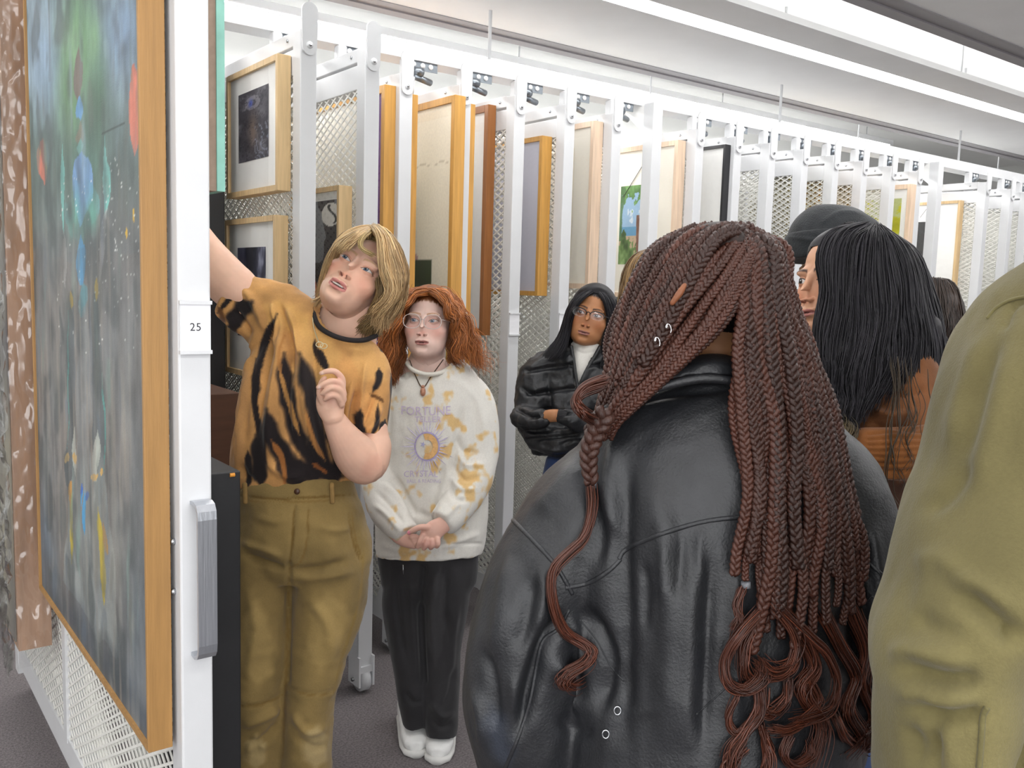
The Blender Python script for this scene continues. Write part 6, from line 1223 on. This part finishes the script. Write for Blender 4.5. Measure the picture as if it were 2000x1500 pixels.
j5 = [loft_px([(1690, 720, D5, 60, .07), (1700, 760, D5, 105, .10), (1712, 830, D5, 125, .12), (1716, 930, D5, 125, .125), (1714, 1050, D5, 118, .12), (1712, 1180, D5, 118, .12)], n=30), loft_px([(1770, 730, D5-.05, 50, .07), (1775, 790, D5-.08, 60, .07), (1765, 850, D5-.10, 66, .06), (1750, 900, D5-.10, 66, .05)])]
cloth('jacket', j5, fabric('rust_suede', bscale=700), p5, .006, 4, [([(1700, 800), (1740, 812), (1790, 806)], 7, .014), ([(1695, 826), (1730, 834), (1790, 832)], 6, -.02), ([(1720, 750), (1760, 770), (1810, 760)], 7, -.010)], wr=[((12, 12, 9), .008, 3)], color=lambda V: paint(V, '74492a', [([(1690, 980), (1740, 990), (1800, 980)], 46, '3e281d', 1.0), ([(1690, 1080), (1740, 1090), (1800, 1080)], 70, '3e281d', 1.0)], 3, .12, soft=.3))
cuffV = loft_px([(1680, 880, D5-.15, 46, .035), (1722, 884, D5-.165, 50, .042), (1775, 884, D5-.165, 52, .042), (1840, 870, D5-.14, 46, .035)], n=26)
cloth('corduroy_cuff', [cuffV], fabric('corduroy', bscale=600), p5, .0034, 3, cst, color=lambda V: paint(V, '74461f', (), 3, .08))
lower_body(p5, P(1710, 1100, D5+.02), atan2(CF[1], CF[0])+.6, .2, denim, dark_shoe, .95, '2f3d5e', .16)
HB = D5
cap = hair_cap(h5, .008, lambda V: np.clip((V[:, 2]*.85+V[:, 1]*.85-.002)*40, 0, 1)*np.clip((V[:, 2]+.12)*60, 0, 1), hair_dark_m, p5, '17151a')
V, F = join([loft_px([(1700, 520, D5+.02, 72, .06), (1712, 640, D5+.01, 82, .065), (1712, 730, D5-.0, 82, .06)], n=26), loft_px([(1640, 690, D5-.06, 36, .05), (1640, 780, D5-.09, 34, .04), (1650, 840, D5-.11, 20, .03)], n=18), loft_px([(1780, 640, D5, 50, .08), (1810, 760, D5, 42, .07), (1832, 850, D5-.02, 26, .05)], n=20)]); V, F, e = remesh(V, F, .008, 4)
ms5 = (V, F.tolist(), lin(paint(V, '19171b', (), 5, .2, 60)))
G5 = [[(1680, 443, -.05), (1625, 455, -.085), (1600, 500, -.095), (1606, 560, -.10), (1600, 630, -.11), (1592, 700, -.12), (1598, 770, -.13), (1612, 830, -.135)], [(1690, 443, -.06), (1640, 460, -.10), (1622, 520, -.115), (1625, 600, -.12), (1612, 680, -.13), (1610, 760, -.14), (1628, 830, -.15), (1640, 890, -.15)], [(1700, 443, -.06), (1665, 470, -.11), (1655, 540, -.125), (1655, 620, -.13), (1640, 700, -.14), (1630, 790, -.15), (1650, 860, -.155), (1664, 920, -.155)], [(1705, 444, -.06), (1695, 475, -.11), (1692, 550, -.125), (1692, 640, -.13), (1680, 720, -.14), (1665, 800, -.15), (1668, 870, -.155)], [(1710, 445, -.05), (1722, 480, -.10), (1730, 560, -.12), (1732, 640, -.13), (1722, 720, -.135), (1700, 780, -.145), (1680, 820, -.15)], [(1715, 446, -.04), (1752, 482, -.085), (1772, 560, -.105), (1780, 640, -.115), (1775, 720, -.12), (1752, 760, -.13)], [(1718, 447, -.03), (1775, 490, -.05), (1802, 570, -.07), (1818, 660, -.085), (1822, 740, -.09), (1825, 820, -.10), (1810, 870, -.11)], [(1720, 448, .0), (1790, 500, -.01), (1822, 590, -.02), (1842, 680, -.03), (1856, 760, -.04), (1858, 830, -.05)], [(1716, 446, .05), (1790, 510, .06), (1826, 620, .06), (1848, 720, .05), (1856, 800, .04)]]
sheets = [dict(w=5.0, wave=(.0035, 3.0), jit=.004, r=.0014, g=[gpx(g, HB) for g in G5]), dict(w=1.0, wave=(.009, 4.0), jit=.006, r=.0009, tipcol='8a7448', tipfrom=.35, g=[gpx(g, HB) for g in ([(1610, 700, -.14), (1612, 780, -.15), (1632, 850, -.16), (1640, 920, -.16)], [(1630, 720, -.15), (1636, 800, -.16), (1655, 870, -.165), (1666, 940, -.165)], [(1660, 740, -.15), (1660, 820, -.16), (1672, 890, -.168), (1690, 960, -.17)])]),
   dict(w=.05, wave=(.008, 2.6), jit=.007, r=.0010, tint='4a3c28', g=[gpx(g, HB) for g in ([(1735, 700, -.15), (1742, 790, -.18), (1725, 880, -.215), (1745, 980, -.20), (1760, 1040, -.20)], [(1765, 700, -.15), (1772, 800, -.18), (1768, 880, -.215), (1766, 940, -.205)], [(1790, 720, -.14), (1806, 800, -.16), (1796, 880, -.20), (1800, 930, -.19)])])]
hs = strands(sheets, 420, .0014, 26, 13, cols=('2a282d', '141316'), sides=4)
hs2 = strands([dict(w=1, jit=.003, wave=(.003, 3), g=round_hair(h5, -.14, 70, 290, 12, .01))], 700, .0016, 16, 6, cols=('2a282d', '141316'), sides=4)
hair_obj('hair', [cap, ms5, hs, hs2], hair_dark_m, p5)
# ------------------------------------------------------------------ person in the knit hat
D6 = 2.36
p6 = person('person in a charcoal knit hat, mostly hidden behind the dark-haired person', 1680, 1200, D6)
h6 = dict(at=(1632, 540, D6), roll=0, pitch=2, yaw=-72, scale=1.0, skin='b98862', brow='2a1c16', lash='1c1210', iris='33241c', res=.6, neckpx=(1660, 660, D6+.02))
hv, hf, hc = place_head(h6); body_obj(p6, [(hv, hf)], [hc])
knit = fabric('charcoal_knit', bscale=260, bump=.6)
cloth('knit_hat', [loft_px([(1634, 500, D6, 95, .095), (1634, 470, D6, 96, .10), (1636, 445, D6, 88, .095), (1639, 424, D6, 70, .078), (1642, 410, D6, 44, .05), (1643, 404, D6, 16, .02)], n=36, round_ends=False)], knit, p6, .005, 3, [([(1690, 410), (1672, 440), (1664, 470)], 3, -.006), ([(1600, 440), (1640, 415), (1690, 416)], 4, .004)], color=lambda V: paint(V, '2d2f31', (), 3, .12, 60))
cloth('hat_brim', [loft_px([(1633, 508, D6, 96, .10), (1633, 498, D6, 100, .104), (1634, 476, D6, 101, .106), (1635, 460, D6, 97, .102), (1635, 454, D6, 90, .096)], n=36, round_ends=False)], knit, p6, .0045, 3, [([(1530, 462), (1580, 468), (1640, 470)], 3, .004)], color=lambda V: paint(V, '292b2d', (), 3, .12, 60))
cloth('jacket', [loft_px([(1660, 650, D6+.02, 60, .07), (1670, 700, D6+.02, 130, .11), (1680, 820, D6+.02, 150, .13), (1680, 1000, D6+.02, 140, .13), (1680, 1140, D6+.02, 130, .12)], n=30)], cotton, p6, .009, 4, wr=[((9, 9, 6), .008, 3)], color=lambda V: paint(V, '33353a', (), 3, .1))
lower_body(p6, P(1680, 1100, D6+.02), atan2(-CF[1], -CF[0]), .2, denim, dark_shoe, .93, '2b2d33', .16)

# ------------------------------------------------------------------ person in the olive jacket at the right edge
D7 = .98
p7 = person('person in an olive green cotton jacket at the right edge, back turned', 2120, 1200, D7)
o7 = fabric('olive_twill', bscale=380, bump=.3)
ost = [([(1925, 640), (1880, 780), (1850, 880)], 21.6, 0.0085), ([(1950, 640), (1905, 800), (1870, 920)], 18.9, -0.0085), ([(1980, 660), (1940, 840), (1900, 980)], 24.3, 0.0085), ([(1800, 1000), (1850, 970), (1900, 900)], 16.2, -0.0085), ([(1870, 1150), (1920, 1190), (1990, 1260)], 21.6, -0.0187), ([(1860, 1120), (1910, 1150), (1980, 1190)], 18.9, 0.0102), ([(1750, 1290), (1830, 1320), (1920, 1330)], 18.9, -0.0204), ([(1730, 1270), (1810, 1285), (1900, 1300)], 21.6, 0.0136), ([(1770, 1370), (1840, 1400), (1930, 1390)], 16.2, -0.0187), ([(1740, 1345), (1820, 1370), (1920, 1368)], 18.9, 0.0102), ([(1760, 1420), (1790, 1450), (1790, 1500)], 13.5, -0.0119), ([(1820, 1420), (1826, 1460), (1822, 1510)], 12.15, -0.0136), ([(1850, 1410), (1856, 1460), (1850, 1510)], 13.5, 0.0102), ([(1790, 1110), (1830, 1090), (1880, 1120)], 18.9, 0.0068), ([(1950, 1230), (1990, 1240), (2010, 1230)], 16.2, -0.0119), ([(1780, 1200), (1830, 1230), (1880, 1235)], 18.9, -0.0068), ([(1960, 640), (1975, 600), (2000, 585)], 5, -.008, 'line')]
cloth('jacket', [loft_px([(2200, 470, D7, 120, .08), (2200, 540, D7, 230, .11), (2200, 640, D7, 280, .14), (2200, 900, D7, 290, .16), (2195, 1200, D7, 280, .16), (2195, 1620, D7, 285, .16)], n=36, round_ends=False),
     loft_px([(2040, 590, D7, 84, .10), (2006, 680, D7, 106, .12), (1972, 800, D7, 113, .125), (1944, 930, D7-.0, 119, .125), (1912, 1060, D7-.01, 130, .125), (1874, 1180, D7-.02, 120, .12), (1838, 1272, D7-.02, 120, .11), (1842, 1350, D7-.02, 120, .105), (1830, 1430, D7-.01, 110, .10), (1826, 1540, D7, 108, .10)], n=36),
     loft_px([(1990, 1150, D7+.04, 60, .08), (1975, 1300, D7+.05, 80, .08), (1970, 1500, D7+.05, 90, .08)], n=20)], o7, p7, .006, 5, ost, wr=[((6, 6, 4), .007, 53), ((18, 18, 12), .003, 55)], color=lambda V: paint(V, '6c6441', [([(1880, 1380), (1890, 1330), (1930, 1320)], 30, '766e4b', .4)], 5, .10, 8, soft=1.2), post=2)
bv7 = bvh(bpy.data.objects[p7.children[0].name])
for nm, pts, r in (('shoulder_seam', [(1928, 622), (1946, 602), (1975, 586), (2012, 578)], .0022), ('sleeve_placket', [(1912, 1500), (1916, 1450), (1920, 1400), (1928, 1382)], .003)):
    L = line_on(bv7, pts, .0005, 30)
    if len(L) > 3: V, F = tube_geo(L, r, 6); meshobj(nm, V, F, o7, p7, True, np.tile(lin(hexrgb('6b6440')), (len(V), 1)), local=p7.location)
h7 = dict(at=(2215, 330, D7), roll=0, pitch=0, yaw=170, scale=1.0, skin='c49a7c', res=.4)
hv, hf, hc = place_head(h7); hn = skin_piece([loft_px([(1826, 1520, D7, 60, .03), (1826, 1600, D7-.02, 70, .022), (1828, 1650, D7-.04, 66, .02)])] + [loft_px([(1776+k*34, 1650, D7-.04, 15), (1778+k*32, 1720, D7-.06, 13), (1784+k*29, 1770-abs(k-1.5)*12, D7-.09, 11)], n=12) for k in range(4)] + [loft_px([(1890, 1590, D7-.03, 17), (1908, 1650, D7-.05, 14), (1900, 1700, D7-.06, 12)], n=12)], 'c49a7c', .004, 3)
core = skin_piece([loft_px([(2205, 430, D7+.0, 80, .05), (2200, 600, D7, 150, .07), (2190, 1300, D7, 190, .09)], n=18), loft_px([(2150, 620, D7, 60), (2020, 680, D7, 70), (1960, 900, D7, 65), (1890, 1150, D7, 60), (1836, 1350, D7, 52), (1826, 1540, D7, 50, .03)], n=16)], 'c49a7c', .016, 2)
body_obj(p7, [(hv, hf), hn[:2], core[:2]], [hc, hn[2], core[2]])
cap = hair_cap(h7, .012, lambda V: np.clip((V[:, 2]*.9+V[:, 1]*.9)*40, 0, 1)*np.clip((V[:, 2]+.09)*60, 0, 1), hair_m, p7, '3a2a1e'); hs = strands([dict(w=1, jit=.003, wave=(.002, 2), g=round_hair(h7, -.06))], 700, .0018, 12, 6, cols=('4a3626', '2a1e15'), sides=4); hair_obj('hair', [cap, hs], hair_m, p7)
lower_body(p7, P(2200, 1200, D7), atan2(CF[1], CF[0]), .2, denim, dark_shoe, .98, '2a3348', .17)

# ------------------------------------------------------------------ two people farther back, only parts of their heads show
D8 = 2.95
p8 = person('person with tied-back dark brown curly hair between the black-haired person and the olive jacket', 1826, 1000, D8)
h8 = dict(at=(1824, 622, D8), roll=0, pitch=0, yaw=150, scale=1.0, skin='b98a68', res=.5, neckpx=(1822, 730, D8+.01)); hv, hf, hc = place_head(h8)
ear = loft_px([(1856, 632, D8-.09, 5, .006), (1858, 642, D8-.09, 6, .007), (1852, 654, D8-.088, 3.5, .005)], n=10); body_obj(p8, [(hv, hf), ear], [hc, np.tile(hexrgb('b98059'), (len(ear[0]), 1))])
cap = hair_cap(h8, .012, lambda V: np.clip((V[:, 2]*.9+V[:, 1]*.9+.02)*40, 0, 1)*np.clip((V[:, 2]+.08)*60, 0, 1), hair_m, p8, '2c201a')
hs = strands([dict(w=3, wave=(.004, 4), jit=.004, g=[gpx(g, D8) for g in ([(1800, 550, -.08), (1795, 610, -.13), (1805, 680, -.11), (1820, 720, -.06)], [(1825, 546, -.09), (1828, 610, -.135), (1832, 680, -.11), (1840, 740, -.06)], [(1845, 550, -.08), (1860, 605, -.11), (1862, 670, -.10), (1866, 745, -.06)], [(1852, 562, .0), (1870, 610, -.02), (1871, 680, -.04), (1872, 720, -.05)])]), dict(w=.8, wave=(.008, 4), jit=.008, tint='5a4028', g=[gpx(g, D8) for g in ([(1845, 660, -.08), (1856, 710, -.08), (1866, 750, -.07)], [(1860, 660, -.07), (1868, 710, -.07), (1876, 740, -.06)])])], 160, .0018, 18, 4, cols=('3a2b22', '1d1512'), sides=4)
hs2 = strands([dict(w=1, jit=.003, wave=(.003, 3), g=round_hair(h8, -.06, 60, 300))], 400, .0018, 12, 6, cols=('3a2b22', '1d1512'), sides=4); hair_obj('hair', [cap, hs, hs2], hair_m, p8)
cloth('jumper', [loft_px([(1824, 720, D8+.01, 34, .06), (1826, 745, D8+.01, 90, .09), (1828, 850, D8+.01, 108, .11), (1828, 1060, D8+.01, 95, .11)], n=28)], cotton, p8, .01, 4, color=lambda V: paint(V, '6b7a72', (), 3, .1))
lower_body(p8, P(1828, 1000, D8+.02), atan2(CF[1], CF[0]), .2, denim, dark_shoe, .92, '2b2d33', .15)
D9 = 2.6
p9 = person('person with light brown hair, only a sliver visible left of the braided head', 1330, 1000, D9)
h9 = dict(at=(1272, 575, D9), roll=0, pitch=0, yaw=-60, scale=1.0, skin='c98f6c', res=.5, neckpx=(1300, 690, D9+.01)); hv, hf, hc = place_head(h9); body_obj(p9, [(hv, hf)], [hc])
cap = hair_cap(h9, .016, lambda V: np.clip((V[:, 2]*.9+V[:, 1]*.6+.02)*40, 0, 1)*np.clip((V[:, 2]+.11)*60, 0, 1), hair_m, p9, '6a5030')
hs = strands([dict(w=3, wave=(.003, 2), jit=.003, g=[gpx(g, D9) for g in ([(1276, 488, -.05), (1238, 502, -.06), (1216, 545, -.07), (1208, 600, -.07), (1212, 660, -.06)], [(1276, 486, -.06), (1251, 508, -.09), (1238, 560, -.10), (1234, 620, -.10), (1238, 690, -.09)], [(1286, 486, -.06), (1286, 520, -.1), (1288, 600, -.11), (1286, 690, -.1)])])], 150, .0018, 16, 4, cols=('86683c', '5c4326'), sides=4)
hs2 = strands([dict(w=1, jit=.003, wave=(.003, 2), g=round_hair(h9, -.13, 70, 300))], 500, .0018, 14, 6, cols=('86683c', '5c4326'), sides=4); hair_obj('hair', [cap, hs, hs2], hair_m, p9)
cloth('jumper', [loft_px([(1300, 680, D9+.02, 40, .06), (1310, 720, D9+.02, 110, .1), (1320, 850, D9+.02, 135, .12), (1325, 1100, D9+.02, 120, .12)], n=28)], cotton, p9, .01, 4, color=lambda V: paint(V, '3d3a3c', (), 3, .1))
lower_body(p9, P(1325, 1000, D9+.02), atan2(-CF[1], -CF[0]), .2, denim, dark_shoe, .92, '2b2d33', .15)
